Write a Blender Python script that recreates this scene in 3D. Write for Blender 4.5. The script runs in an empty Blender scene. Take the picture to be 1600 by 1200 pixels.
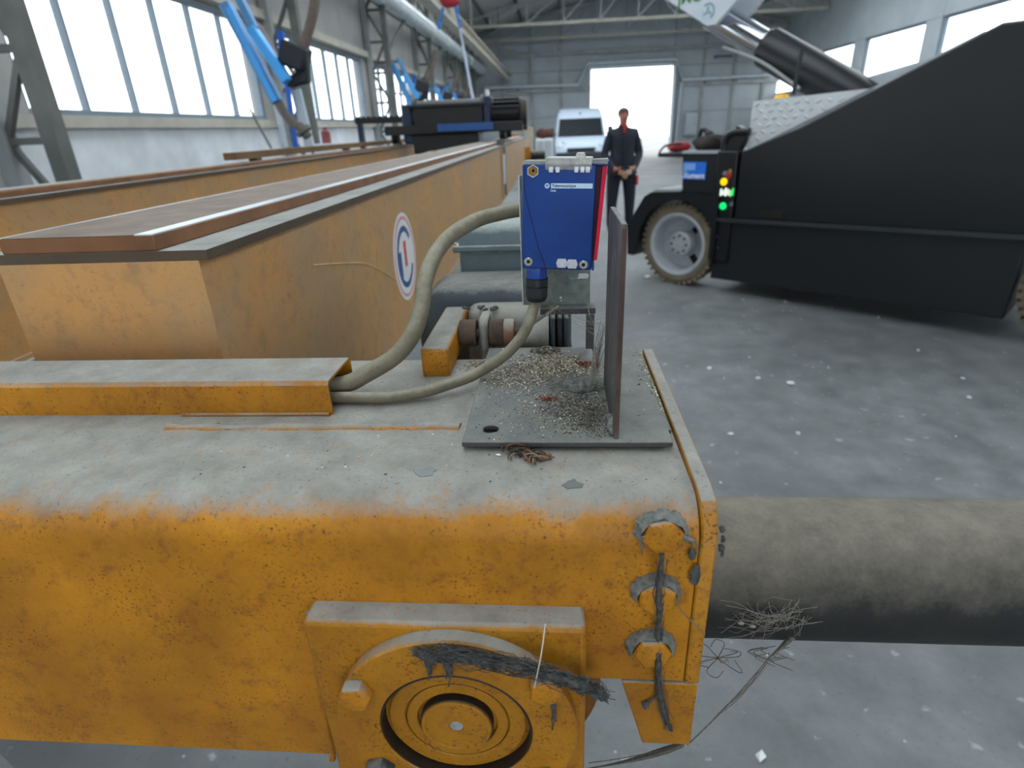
import bpy, bmesh, math, random
from math import pi, sin, cos, tan, radians, atan2, sqrt, hypot
from mathutils import Vector, Matrix, noise as mnoise

scene = bpy.context.scene
COL = scene.collection
rnd = random.Random(7)

# ------------------------------------------------------------------ camera
CAM_H = 1.55
YAW, PITCH, ROLL = radians(4.92204807), radians(23.89865530), radians(-2.4)
CAM_ROT = Matrix.Rotation(YAW, 3, 'Z') @ Matrix.Rotation(pi / 2 - PITCH, 3, 'X') @ Matrix.Rotation(ROLL, 3, 'Z')
cam_data = bpy.data.cameras.new('camera')
cam_data.sensor_fit = 'HORIZONTAL'
cam_data.sensor_width = 36.0
cam_data.lens = 36.0 * 900.0 / 1600.0
cam_data.clip_start = 0.02
cam_data.clip_end = 300
cam_data.dof.use_dof = True
cam_data.dof.focus_distance = 0.43
cam_data.dof.aperture_fstop = 8.5
cam = bpy.data.objects.new('camera', cam_data)
cam.matrix_world = Matrix.Translation((0, 0, CAM_H)) @ CAM_ROT.to_4x4()
COL.objects.link(cam)
scene.camera = cam

# ------------------------------------------------------------------ sky, exposure
scene.view_settings.view_transform = 'Standard'
scene.view_settings.look = 'None'
scene.view_settings.gamma = 1.0
scene.view_settings.use_curve_mapping = False
scene.view_settings.exposure = 0.0
world = bpy.data.worlds.new('overcast_sky')
scene.world = world
world.use_nodes = True
bg = world.node_tree.nodes['Background']
bg.inputs['Color'].default_value = (0.965, 0.985, 1.0, 1)
bg.inputs['Strength'].default_value = 3.95

# ------------------------------------------------------------------ surveying helper: a pixel of the 1600x1200 frame on a known plane
CAM = Vector((0, 0, CAM_H))
def ray(x, y): return CAM_ROT @ Vector(((x - 800) / 900, -(y - 600) / 900, -1))
def onz(x, y, z): r = ray(x, y); return CAM + r * ((z - CAM_H) / r.z)
def ony(x, y, Y): r = ray(x, y); return CAM + r * (Y / r.y)
def onx(x, y, X): r = ray(x, y); return CAM + r * (X / r.x)

# ------------------------------------------------------------------ node helpers
def hexc(h):
    h = h.lstrip('#')
    out = []
    for i in (0, 2, 4):
        c = int(h[i:i + 2], 16) / 255
        out.append(c / 12.92 if c <= .04045 else ((c + .055) / 1.055) ** 2.4)
    return (*out, 1.0)

class NT:
    def __init__(s, name):
        s.m = bpy.data.materials.new(name)
        s.m.use_nodes = True
        s.t = s.m.node_tree
        s.b = s.t.nodes['Principled BSDF']
        s.out = s.t.nodes['Material Output']
        s.tc = None
    def n(s, typ, ins=None, **props):
        nd = s.t.nodes.new(typ)
        for k, v in props.items(): setattr(nd, k, v)
        for k, v in (ins or {}).items(): s.put(nd.inputs[k], v)
        return nd
    def put(s, sock, v):
        if isinstance(v, bpy.types.NodeSocket): s.t.links.new(v, sock)
        else: sock.default_value = v
    def set(s, **kw):
        for k, v in kw.items(): s.put(s.b.inputs[k.replace('_', ' ')], v)
        return s
    def co(s, scale=None):
        if s.tc is None: s.tc = s.n('ShaderNodeTexCoord').outputs['Object']
        if scale is None: return s.tc
        return s.n('ShaderNodeMapping', {'Vector': s.tc, 'Scale': scale}).outputs[0]
    def noise(s, scale, detail=4, rough=.55, vec=None, dist=0):
        return s.n('ShaderNodeTexNoise', {'Vector': vec or s.co(), 'Scale': scale, 'Detail': detail, 'Roughness': rough, 'Distortion': dist}).outputs['Fac']
    def voro(s, scale, vec=None):
        return s.n('ShaderNodeTexVoronoi', {'Vector': vec or s.co(), 'Scale': scale}).outputs['Distance']
    def ramp(s, fac, stops, interp='LINEAR'):
        nd = s.n('ShaderNodeValToRGB', {'Fac': fac})
        cr = nd.color_ramp
        cr.interpolation = interp
        while len(cr.elements) < len(stops): cr.elements.new(.5)
        for e, (p, c) in zip(cr.elements, stops):
            e.position = p
            e.color = (c, c, c, 1) if isinstance(c, (int, float)) else c
        return nd.outputs[0]
    def math(s, op, a, b=0.0, clamp=False):
        nd = s.n('ShaderNodeMath', operation=op, use_clamp=clamp)
        s.put(nd.inputs[0], a); s.put(nd.inputs[1], b)
        return nd.outputs[0]
    def mix(s, f, a, b, blend='MIX'):
        nd = s.n('ShaderNodeMix', data_type='RGBA', blend_type=blend)
        s.put(nd.inputs[0], f); s.put(nd.inputs[6], a); s.put(nd.inputs[7], b)
        return nd.outputs[2]
    def nz(s):
        g = s.n('ShaderNodeNewGeometry').outputs['Normal']
        return s.n('ShaderNodeSeparateXYZ', {0: g}).outputs[2]
    def island(s): return s.n('ShaderNodeNewGeometry').outputs['Random Per Island']
    def bump(s, h, strength=.3, dist=.001):
        s.t.links.new(s.n('ShaderNodeBump', {'Height': h, 'Strength': strength, 'Distance': dist}).outputs[0], s.b.inputs['Normal'])
        return s

def plain(name, col, rough=.5, metal=0.0, var=.15, scale=20, bump=0, bscale=200, bdist=.001, **kw):
    t = NT(name)
    c = hexc(col) if isinstance(col, str) else (*col, 1)
    n = t.noise(scale, 4)
    dark = tuple(x * (1 - var) for x in c[:3]) + (1,)
    lite = tuple(min(1, x * (1 + var)) for x in c[:3]) + (1,)
    t.set(Base_Color=t.ramp(n, [(.3, dark), (.7, lite)]), Roughness=rough, Metallic=metal)
    for k, v in kw.items(): t.set(**{k: v})
    if bump: t.bump(t.noise(bscale, 3), bump, bdist)
    return t.m

def dusty_paint(name, c0, c1, dust_lo='83827c', dust_hi='a09f98', thr=.56, gain=2.6, speck=1.0, sc=1.0, film=0.0, patch='b98d5a', rough=.5, blotch=None):
    """paint with rust specks; grey dust lies on whatever faces up"""
    t = NT(name)
    n_big = t.noise(11 * sc, 5, .6)
    n_mid = t.noise(45 * sc, 5, .65)
    n_fine = t.noise(260 * sc, 4, .6)
    base = t.ramp(n_mid, [(.30, hexc(c0)), (.62, hexc(c1))])
    base = t.mix(t.ramp(n_big, [(.38, 0.0), (.66, .72)]), base, hexc(blotch or c0))
    base = t.mix(t.ramp(t.noise(90 * sc, 5, .7), [(.50, 0.0), (.68, .62)]), base, hexc('74451a' if blotch else c0))
    # rust and dirt specks, gathered in patches
    sp = t.math('MULTIPLY', t.ramp(t.noise(430 * sc, 3, .6), [(.565, 0.0), (.65, 1.0)]), t.ramp(t.noise(28 * sc, 4), [(.42, .08), (.62, 1.0)]))
    base = t.mix(t.math('MULTIPLY', sp, .85 * speck), base, hexc('4d2f17'))
    sp2 = t.ramp(t.voro(110 * sc), [(.05, 1.0), (.10, 0.0)])
    base = t.mix(t.math('MULTIPLY', sp2, .8 * speck), base, hexc('3a2716'))
    if film: base = t.mix(t.math('MULTIPLY', t.ramp(n_big, [(.3, .4), (.7, 1.0)]), film), base, hexc('b3a184'))
    # dust
    d = t.math('ADD', t.nz(), t.math('MULTIPLY', t.math('SUBTRACT', n_mid, .5), .65))
    d = t.math('ADD', d, t.math('MULTIPLY', t.math('SUBTRACT', n_fine, .5), .35))
    d = t.math('MULTIPLY', t.math('SUBTRACT', d, thr), gain, True)
    dust = t.ramp(t.noise(30 * sc, 6, .7), [(.32, hexc(dust_lo)), (.68, hexc(dust_hi))])
    dust = t.mix(t.ramp(t.noise(420 * sc, 2), [(.62, 0.0), (.70, .55)]), dust, hexc('6a6c68'))
    wear = t.ramp(t.noise(26 * sc, 4, .7), [(.68, 0.0), (.80, .2)])
    dust = t.mix(wear, dust, hexc(patch))
    t.set(Base_Color=t.mix(d, base, dust), Roughness=t.math('ADD', t.math('MULTIPLY', d, .95 - rough), rough), Specular_IOR_Level=.35)
    t.bump(t.math('ADD', n_fine, t.math('MULTIPLY', n_mid, .8)), .35, .0008 / sc)
    return t.m

# ------------------------------------------------------------------ mesh builder
def catmull(pts, k=6):
    P = [Vector(p) for p in pts]
    if len(P) < 3: return P
    out = []
    for i in range(len(P) - 1):
        a = P[i - 1] if i else P[0] * 2 - P[1]
        b, c = P[i], P[i + 1]
        d = P[i + 2] if i + 2 < len(P) else P[-1] * 2 - P[-2]
        for j in range(k):
            t = j / k
            out.append(.5 * ((2 * b) + (c - a) * t + (2 * a - 5 * b + 4 * c - d) * t * t + (3 * b - a - 3 * c + d) * t ** 3))
    out.append(P[-1])
    return out

MW = {}
class MB:
    def __init__(s): s.v, s.f, s.mi = [], [], []
    def add(s, vs, fs, mi=0):
        o = len(s.v)
        s.v += [Vector(p) for p in vs]
        s.f += [tuple(i + o for i in f) for f in fs]
        s.mi += [mi] * len(fs)
        return s
    def box(s, a, b, M=None, mi=0):
        x0, y0, z0 = a; x1, y1, z1 = b
        vs = [Vector(p) for p in ((x0, y0, z0), (x1, y0, z0), (x1, y1, z0), (x0, y1, z0), (x0, y0, z1), (x1, y0, z1), (x1, y1, z1), (x0, y1, z1))]
        if M is not None: vs = [M @ v for v in vs]
        return s.add(vs, [(3, 2, 1, 0), (4, 5, 6, 7), (0, 1, 5, 4), (1, 2, 6, 5), (2, 3, 7, 6), (3, 0, 4, 7)], mi)
    def bar(s, p, q, w, h, up=(0, 0, 1), mi=0):
        p, q = Vector(p), Vector(q)
        d = (q - p).normalized()
        u = Vector(up)
        if abs(d.dot(u)) > .98: u = Vector((0, 1, 0)) if abs(d.y) < .9 else Vector((1, 0, 0))
        a = d.cross(u).normalized() * (w / 2)
        b = a.normalized().cross(d) * (h / 2)
        vs = [p - a - b, p + a - b, p + a + b, p - a + b, q - a - b, q + a - b, q + a + b, q - a + b]
        return s.add(vs, [(3, 2, 1, 0), (4, 5, 6, 7), (0, 1, 5, 4), (1, 2, 6, 5), (2, 3, 7, 6), (3, 0, 4, 7)], mi)
    def loft(s, rings, caps=True, mi=0, closed=True):
        n = len(rings[0])
        vs = [p for r in rings for p in r]
        fs = []
        for i in range(len(rings) - 1):
            for j in range(n if closed else n - 1):
                k = (j + 1) % n
                fs.append((i * n + j, i * n + k, (i + 1) * n + k, (i + 1) * n + j))
        if caps: fs += [tuple(reversed(range(n))), tuple(range((len(rings) - 1) * n, len(rings) * n))]
        return s.add(vs, fs, mi)
    def tube(s, pts, r, n=8, k=0, caps=True, mi=0):
        P = catmull(pts, k) if k else [Vector(p) for p in pts]
        rs = r if isinstance(r, (list, tuple)) else [r] * len(P)
        if len(rs) != len(P): rs = [rs[min(len(rs) - 1, int(i * len(rs) / len(P)))] for i in range(len(P))]
        rings = []
        u = None
        for i, p in enumerate(P):
            d = (P[min(i + 1, len(P) - 1)] - P[max(i - 1, 0)])
            if d.length < 1e-9: d = Vector((0, 0, 1))
            d.normalize()
            if u is None: u = d.orthogonal().normalized()
            u = (u - d * u.dot(d))
            u = u.normalized() if u.length > 1e-6 else d.orthogonal().normalized()
            w = d.cross(u)
            rings.append([p + (u * cos(2 * pi * j / n) + w * sin(2 * pi * j / n)) * rs[i] for j in range(n)])
        return s.loft(rings, caps, mi)
    def cyl(s, p, q, r, r2=None, n=20, caps=True, mi=0):
        return s.tube([p, q], [r, r if r2 is None else r2], n, 0, caps, mi)
    def lathe(s, prof, org, axis, n=48, closed=False, phase=0, mi=0):
        """prof: (radius, distance along axis)"""
        a = Vector(axis).normalized()
        u = a.orthogonal().normalized(); w = a.cross(u)
        if abs(a.y) > .9: u = Vector((1, 0, 0)); w = a.cross(u)
        o = Vector(org)
        rings = [[o + a * h + (u * cos(2 * pi * j / n + phase) + w * sin(2 * pi * j / n + phase)) * max(r, 1e-5) for j in range(n)] for r, h in prof]
        if closed: rings.append(rings[0])
        return s.loft(rings, not closed, mi)
    def prism(s, poly, axis, lo, hi, mi=0):
        """poly in the two other axes (x: (y,z); y: (x,z); z: (x,y)), pushed along axis"""
        f = {'x': lambda a, b, t: (t, a, b), 'y': lambda a, b, t: (a, t, b), 'z': lambda a, b, t: (a, b, t)}[axis]
        return s.loft([[Vector(f(a, b, lo)) for a, b in poly], [Vector(f(a, b, hi)) for a, b in poly]], True, mi)
    def sphere(s, c, r, sc=(1, 1, 1), n=12, m=8, M=None, mi=0):
        rings = []
        for i in range(1, m):
            a = pi * i / m
            rings.append([Vector((r * sc[0] * sin(a) * cos(2 * pi * j / n), r * sc[1] * sin(a) * sin(2 * pi * j / n), r * sc[2] * cos(a))) for j in range(n)])
        vs = [p for q in rings for p in q] + [Vector((0, 0, r * sc[2])), Vector((0, 0, -r * sc[2]))]
        fs = [(i * n + j, (i + 1) * n + j, (i + 1) * n + (j + 1) % n, i * n + (j + 1) % n) for i in range(m - 2) for j in range(n)]
        t, b = len(vs) - 2, len(vs) - 1
        fs += [(t, j, (j + 1) % n) for j in range(n)] + [(b, (m - 2) * n + (j + 1) % n, (m - 2) * n + j) for j in range(n)]
        if M is not None: vs = [M @ v for v in vs]
        return s.add([Vector(c) + v for v in vs], fs, mi)
    def holed(s, outer, holes, axis, lo, hi, mi=0):
        """plate with holes"""
        f = {'x': lambda a, b, t: (t, a, b), 'y': lambda a, b, t: (a, t, b), 'z': lambda a, b, t: (a, b, t)}[axis]
        bm = bmesh.new()
        for loop in [outer] + holes:
            vv = [bm.verts.new(f(a, b, lo)) for a, b in loop]
            for i in range(len(vv)): bm.edges.new((vv[i], vv[(i + 1) % len(vv)]))
        bmesh.ops.triangle_fill(bm, edges=bm.edges[:], use_beauty=True)
        r = bmesh.ops.extrude_face_region(bm, geom=bm.faces[:])
        d = Vector(f(0, 0, hi - lo))
        for e in r['geom']:
            if isinstance(e, bmesh.types.BMVert): e.co += d
        bmesh.ops.recalc_face_normals(bm, faces=bm.faces[:])
        bm.verts.index_update()
        s.add([v.co.copy() for v in bm.verts], [tuple(v.index for v in q.verts) for q in bm.faces], mi)
        bm.free()
        return s
    def jitter(s, amp, freq, seed=0, start=0):
        for v in s.v[start:]:
            q = v * freq + Vector((seed, seed * 2.3, seed * .7))
            v += mnoise.noise_vector(q) * amp
        return s
    def build(s, name, mat, parent=None, smooth=None, bevel=0, seg=2, label=None, kind=None, local=False, mats=None, fix=True):
        me = bpy.data.meshes.new(name)
        vs = s.v
        if parent is not None and not local:
            inv = MW[parent].inverted()
            vs = [inv @ v for v in vs]
        me.from_pydata([tuple(v) for v in vs], [], s.f)
        if fix:
            bm = bmesh.new(); bm.from_mesh(me)
            bmesh.ops.recalc_face_normals(bm, faces=bm.faces[:])
            bm.to_mesh(me); bm.free()
        for m in (mats or [mat]): me.materials.append(m)
        if mats: me.polygons.foreach_set('material_index', s.mi)
        if smooth:
            me.polygons.foreach_set('use_smooth', [True] * len(me.polygons))
            me.set_sharp_from_angle(angle=radians(smooth))
        o = bpy.data.objects.new(name, me)
        COL.objects.link(o)
        if parent is not None:
            o.parent = parent
            MW[o] = MW[parent].copy()
        else: MW[o] = Matrix.Identity(4)
        if bevel:
            md = o.modifiers.new('bevel', 'BEVEL')
            md.width = bevel; md.segments = seg; md.limit_method = 'ANGLE'; md.angle_limit = radians(40)
            md.harden_normals = False
            me.polygons.foreach_set('use_smooth', [True] * len(me.polygons))
            me.set_sharp_from_angle(angle=radians(70))
        if label: o['label'] = label
        if kind: o['kind'] = kind
        return o

def thing(name, label, cat, loc=(0, 0, 0), rot=None, group=None, kind=None):
    o = bpy.data.objects.new(name, None)
    o.empty_display_size = .05
    COL.objects.link(o)
    M = Matrix.Translation(Vector(loc))
    if rot is not None: M = M @ (rot.to_4x4() if not isinstance(rot, (int, float)) else Matrix.Rotation(rot, 4, 'Z'))
    o.matrix_world = M
    MW[o] = M
    if label: o['label'] = label
    if cat: o['category'] = cat
    if group: o['group'] = group
    if kind: o['kind'] = kind
    return o
def tag(o, label, cat, group=None, kind=None):
    o['label'] = label
    if cat: o['category'] = cat
    if group: o['group'] = group
    if kind: o['kind'] = kind
    return o
def struct(name):
    return thing(name, None, None, kind='structure')
def dup(root, M, label=None):
    def rec(o, par):
        c = o.copy(); COL.objects.link(c)
        if par is not None: c.parent = par
        for ch in o.children: rec(ch, c)
        return c
    r = rec(root, None)
    r.matrix_world = M
    MW[r] = M
    if label: r['label'] = label
    return r
def text(name, body, size, mat, parent, M, depth=0.0, label=None, align='LEFT'):
    """lettering; M takes (right, up, towards reader) to world or parent space"""
    cu = bpy.data.curves.new(name, 'FONT')
    cu.body = body; cu.size = size; cu.extrude = depth; cu.align_x = align; cu.offset = size * .022; cu.resolution_u = 3
    tmp = bpy.data.objects.new('tmp_text', cu)
    COL.objects.link(tmp)
    dg = bpy.context.evaluated_depsgraph_get()
    me = bpy.data.meshes.new_from_object(tmp.evaluated_get(dg))
    bpy.data.objects.remove(tmp)
    bpy.data.curves.remove(cu)
    me.transform(M)
    me.name = name
    me.materials.clear(); me.materials.append(mat)
    o = bpy.data.objects.new(name, me)
    COL.objects.link(o)
    o.parent = parent
    MW[o] = MW[parent].copy()
    if label: o['label'] = label
    return o
def circ(cx, cy, r, n=20, a0=0, a1=2 * pi):
    full = abs(a1 - a0 - 2 * pi) < 1e-6
    return [(cx + r * cos(a0 + (a1 - a0) * i / (n if full else n - 1)), cy + r * sin(a0 + (a1 - a0) * i / (n if full else n - 1))) for i in range(n)]
def rrect(x0, y0, x1, y1, r, n=4):
    out = []
    for cx, cy, a in ((x1 - r, y1 - r, 0), (x0 + r, y1 - r, pi / 2), (x0 + r, y0 + r, pi), (x1 - r, y0 + r, 1.5 * pi)):
        out += [(cx + r * cos(a + pi / 2 * i / n), cy + r * sin(a + pi / 2 * i / n)) for i in range(n + 1)]
    return out
def ringsector(cx, cz, r0, r1, a0, a1, n=24):
    return circ(cx, cz, r1, n, a0, a1) + list(reversed(circ(cx, cz, r0, n, a0, a1)))
# ------------------------------------------------------------------ materials
M = {}
M['paint'] = dusty_paint('carriage_paint', 'ab720c', 'c88818', blotch='86550f')
M['paint_dirty'] = dusty_paint('dirty_paint', '9a680c', 'b77f16', blotch='86550f', speck=1.0, thr=.58)
M['paint_clean'] = dusty_paint('sheltered_paint', '94660e', 'b07a14', blotch='86550f', speck=1.0, thr=1.6)
M['girder'] = dusty_paint('girder_paint', 'c4832a', 'd29238', blotch='86550f', film=.64, speck=.6, sc=.45, thr=.6, dust_lo='8d8a82', dust_hi='a9a79f')
M['girder_top'] = dusty_paint('girder_flange', '33261d', '46362a', film=.12, speck=.6, sc=.6, thr=.45, dust_lo='8d8f8b', dust_hi='a9aba6')
M['rail'] = plain('worn_rail', '7d5638', .6, .3, .25, 14, .3, 90)
M['rail_top'] = plain('rail_top_dirty', '7d6f63', .7, .1, .2, 25)
M['rail_run'] = plain('polished_rail', 'd3dade', .35, .35, .1, 10)
M['plate'] = dusty_paint('plate_steel', '3a3a3d', '4b4a48', '66696a', '85877f', thr=.45, speck=.3, patch='6c655c')
M['galv'] = plain('galvanised', '6c7672', .5, .35, .3, 130, .1, 300)
M['blue'] = plain('blue_plastic', '0f3a82', .42, 0, .10, 40, .05, 300, .0003, Specular_IOR_Level=.3)
M['blue_gland'] = plain('blue_gland', '2248a0', .35, 0, .08, 40)
M['black'] = plain('black_plastic', '171b22', .45, 0, .2, 60)
M['seam'] = plain('dark_seam', '0b1c46', .7)
M['clear'] = plain('dusty_clear_plastic', 'd8d7d0', .3, 0, .3, 200, .6, 260, .0008, Transmission_Weight=.7)
M['lens_dark'] = plain('dark_red_lens', '2c0a1c', .55, 0, .2, 60, Specular_IOR_Level=.2)
M['lens'] = plain('red_lens', 'd0103c', .25, 0, .1, 60)
M['screw'] = plain('bright_screw', 'b9b9a8', .3, .7, .15, 200)
M['hexdirt'] = plain('dirt_in_recess', '8a6a34', .9, 0, .5, 500, .6, 500)
M['silver'] = plain('silver_foil_glint', 'c8cdd4', .35, .3, .15, 260, .3, 300)
M['hole'] = plain('dark_hole', '15130f', .9)
M['label_pale'] = plain('pale_label', 'b9d3ea', .45, 0, .04)
M['ink'] = plain('ink', '08142e', .6)
M['white_ink'] = plain('white_ink', 'c7d8ea', .5)
M['cable'] = dusty_paint('cable_sheath', '5f5b4c', '77715f', '86836f', '9d9a8b', thr=.35, gain=1.6, speck=.4, sc=2.0, patch='8b8470', rough=.7)
M['dust'] = plain('grey_dust', '8b8e8c', .95, 0, .18, 120, .5, 300)
M['dust_mid'] = plain('web_dust', '6c6e6a', .95, 0, .4, 260, .6, 300)
M['fluff'] = plain('dark_fluff', '474847', 1.0, 0, .5, 260, .8, 420, .002)
M['web'] = plain('cobweb', '858279', .9, 0, .2, 300)
M['web_dark'] = plain('dusty_thread', '5a564e', .95, 0, .3, 300)
M['rust'] = plain('rusty_steel', '4d3f35', .85, .1, .35, 70, .4, 240)
M['rust_pale'] = dusty_paint('rusty_dusty', '6a4a34', '80604a', '8b8680', '9c978f', thr=.25, gain=1.4, speck=.6)
M['greyhouse'] = dusty_paint('grey_machine_paint', '2f393f', '3c474e', '7e8079', '98968d', thr=.72, gain=2.2, speck=.3, sc=.8, patch='9a8f7c')
M['cast'] = dusty_paint('dusty_casting', '5b5c58', '74736c', '8e8d85', 'a3a199', thr=.0, gain=1.3, speck=.5, patch='9a8f7c')
M['tbox'] = dusty_paint('terminal_box_grey', '56656a', '64757a', '929a97', 'aab1ad', thr=.42, gain=2.6, speck=.15, sc=.8, patch='8d9592')
M['groove'] = plain('greasy_groove', '1c120a', .6, 0, .5, 100)
M['buffer'] = dusty_paint('buffer_tube', '1d1f21', '2a2b28', '67635a', '827d70', thr=.12, gain=1.1, speck=.25, patch='6f6a5e', rough=.6)
M['seed'] = None
def seed_mat(name, stops):
    t = NT(name)
    t.set(Base_Color=t.ramp(t.island(), stops, 'CONSTANT'), Roughness=.85)
    return t.m
M['seed'] = seed_mat('chaff', [(0, hexc('565046')), (.2, hexc('8f8570')), (.45, hexc('b0a791')), (.7, hexc('7a7262')), (.82, hexc('cfc8b6')), (.95, hexc('eeece6'))])
M['seed_rust'] = seed_mat('rust_flakes', [(0, hexc('5a2c16')), (.4, hexc('8a4a2c')), (.7, hexc('6b3a22')), (.9, hexc('b58a74'))])
M['seed_dark'] = seed_mat('dark_crumbs', [(0, hexc('44413a')), (.4, hexc('625d52')), (.75, hexc('857f70')), (.95, hexc('b5af9e'))])

# floor
def concrete():
    t = NT('concrete_floor')
    a = t.noise(.55, 6, .6); b = t.noise(5, 6, .65); c = t.noise(60, 3, .6)
    col = t.ramp(b, [(.3, hexc('5d6162')), (.7, hexc('7d8182'))])
    col = t.mix(t.ramp(a, [(.42, 0.0), (.62, .65)]), col, hexc('505355'))
    col = t.mix(t.ramp(c, [(.60, 0.0), (.72, .5)]), col, hexc('4c5052'))
    col = t.mix(t.ramp(t.voro(9), [(.02, .7), (.05, 0.0)]), col, hexc('b0b5b8'))
    col = t.mix(t.ramp(t.noise(14, 3), [(.66, 0.0), (.72, .4)]), col, hexc('b5babd'))
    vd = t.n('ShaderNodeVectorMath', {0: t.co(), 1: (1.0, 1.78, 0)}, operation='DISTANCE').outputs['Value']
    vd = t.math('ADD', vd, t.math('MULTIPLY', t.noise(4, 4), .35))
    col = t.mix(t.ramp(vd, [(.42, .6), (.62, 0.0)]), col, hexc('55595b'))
    t.set(Base_Color=col, Roughness=t.ramp(b, [(.3, .5), (.7, .75)]), Specular_IOR_Level=.35)
    t.bump(t.math('ADD', c, b), .25, .003)
    return t.m
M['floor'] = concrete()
M['clad'] = plain('wall_cladding', 'a8b0b5', .75, 0, .10, 1.2)
M['clad_left'] = plain('left_cladding', 'a09f9c', .75, 0, .14, 1.4)
M['masonry'] = plain('pale_masonry', 'cfd4d8', .8, 0, .15, 3, .2, 30, .01)
M['steel_grey'] = plain('grey_steel', '959a99', .6, .2, .2, 3)
M['steel_dark'] = plain('dark_steel', '5d605c', .65, .2, .25, 3)
M['roof'] = plain('roof_sheet', 'b4b6b2', .8, 0, .10, 1)
M['winframe'] = plain('window_frame', '6f7d88', .6, 0, .1, 4)
M['pale_steel'] = plain('pale_steel', 'b1aca0', .6, .1, .15, 4)
M['duct'] = plain('duct_zinc', 'd5dde0', .38, .55, .18, 5, .2, 20)
M['pipe_white'] = plain('pale_pipe', 'b9c4cc', .5, .1, .08, 5)
def glass_mat(name, tint=(.95, .98, 1), refl=.04):
    m = bpy.data.materials.new(name); m.use_nodes = True
    t = m.node_tree; t.nodes.clear()
    o = t.nodes.new('ShaderNodeOutputMaterial'); x = t.nodes.new('ShaderNodeMixShader')
    a = t.nodes.new('ShaderNodeBsdfTransparent'); b = t.nodes.new('ShaderNodeBsdfGlossy')
    a.inputs[0].default_value = (*tint, 1); b.inputs['Roughness'].default_value = .05
    x.inputs[0].default_value = refl
    t.links.new(a.outputs[0], x.inputs[1]); t.links.new(b.outputs[0], x.inputs[2]); t.links.new(x.outputs[0], o.inputs[0])
    return m
M['glass'] = glass_mat('window_glass')

# ------------------------------------------------------------------ the hall
XL, XR, YB, EAVE, RIDGE_X, RIDGE = -4.2, 11.0, 33.0, 5.77, 3.4, 7.5
def roof_z(x): return EAVE + (RIDGE - EAVE) * ((x - XL) / (RIDGE_X - XL) if x < RIDGE_X else (XR - x) / (XR - RIDGE_X))
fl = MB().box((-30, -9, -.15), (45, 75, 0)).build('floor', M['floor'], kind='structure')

COLS = [-5.6 + 5.0 * i for i in range(8)]
wl = struct('wall_left')
nwin = 0
for i, yc in enumerate(COLS):
    y0, y1 = yc + .004, min(yc + 4.996, YB)
    MB().box((XL - .22, y0, 0), (XL, y1, 1.72)).build('masonry_panel', M['masonry'], wl)
    wa, wb = yc + .42, min(yc + 4.62, YB - .4)
    MB().box((XL - .2, y0, 1.72), (XL, wa, 3.08)).build('wall_panel', M['clad_left'], wl)
    MB().box((XL - .2, wb, 1.72), (XL, y1, 3.08)).build('wall_panel', M['clad_left'], wl)
    MB().box((XL - .2, y0, 3.09), (XL, y1, 4.40)).build('wall_panel', M['clad_left'], wl)
    MB().box((XL - .2, y0, 4.42), (XL, y1, EAVE - .02)).build('wall_panel', M['clad_left'], wl)
    MB().box((XL, y0, 1.70), (XL + .07, y1, 1.80)).build('ledge', M['pale_steel'], wl)
    MB().box((XL, y0, 3.10), (XL + .09, y1, 3.22)).build('window_head_rail', M['pale_steel'], wl)
    MB().box((XL, y0, 4.36), (XL + .06, y1, 4.45)).build('girt', M['steel_dark'], wl)
    nwin += 1
    w = struct('window_%d' % nwin)
    f = MB().holed([(wa, 1.80), (wb, 1.80), (wb, 3.06), (wa, 3.06)], [[(wa + .05, 1.85), (wb - .05, 1.85), (wb - .05, 3.01), (wa + .05, 3.01)]], 'x', XL - .12, XL - .03)
    f.build('window_frame', M['winframe'], w)
    for k in range(6):
        a = wa + .05 + k * (wb - wa - .1) / 6; b = a + (wb - wa - .1) / 6
        MB().box((XL - .09, a + .02, 1.852), (XL - .082, b - .02, 3.008)).build('pane', M['glass'], w)
        if k: MB().box((XL - .11, a - .014, 1.85), (XL - .04, a + .014, 3.01)).build('mullion', M['winframe'], w)
        if i in (4, 5): MB().box((XL - .10, a + .02, 2.52), (XL - .05, b - .02, 2.56)).build('glazing_bar', M['winframe'], w)
for yc in COLS:
    c = struct('steel_column')
    for x in (XL + .09, XL + .50): MB().box((x - .06, yc - .06, 0), (x + .06, yc + .06, 5.75)).build('chord', M['steel_grey' if x < XL + .2 else 'steel_dark'], c)
    z = .4; s = 0
    while z < 5.2:
        MB().bar((XL + .14, yc, z), (XL + .45, yc, z), .05, .05).build('strut', M['steel_dark'], c)
        MB().bar((XL + (.14, .45)[s], yc, z + .03), (XL + (.45, .14)[s], yc, z + .57), .045, .045).build('brace', M['steel_dark'], c)
        z += .6; s = 1 - s
# wind braces along the left wall
for a, b in ((14.4, 19.4), (19.4, 24.4), (24.4, 29.4)):
    w = struct('wall_brace')
    MB().bar((XL + .5, a, 3.2), (XL + .5, b, 5.4), .06, .06).build('brace', M['steel_dark'], w)
    MB().bar((XL + .5, b, 3.2), (XL + .5, a, 5.4), .06, .06).build('brace', M['steel_dark'], w)

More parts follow.
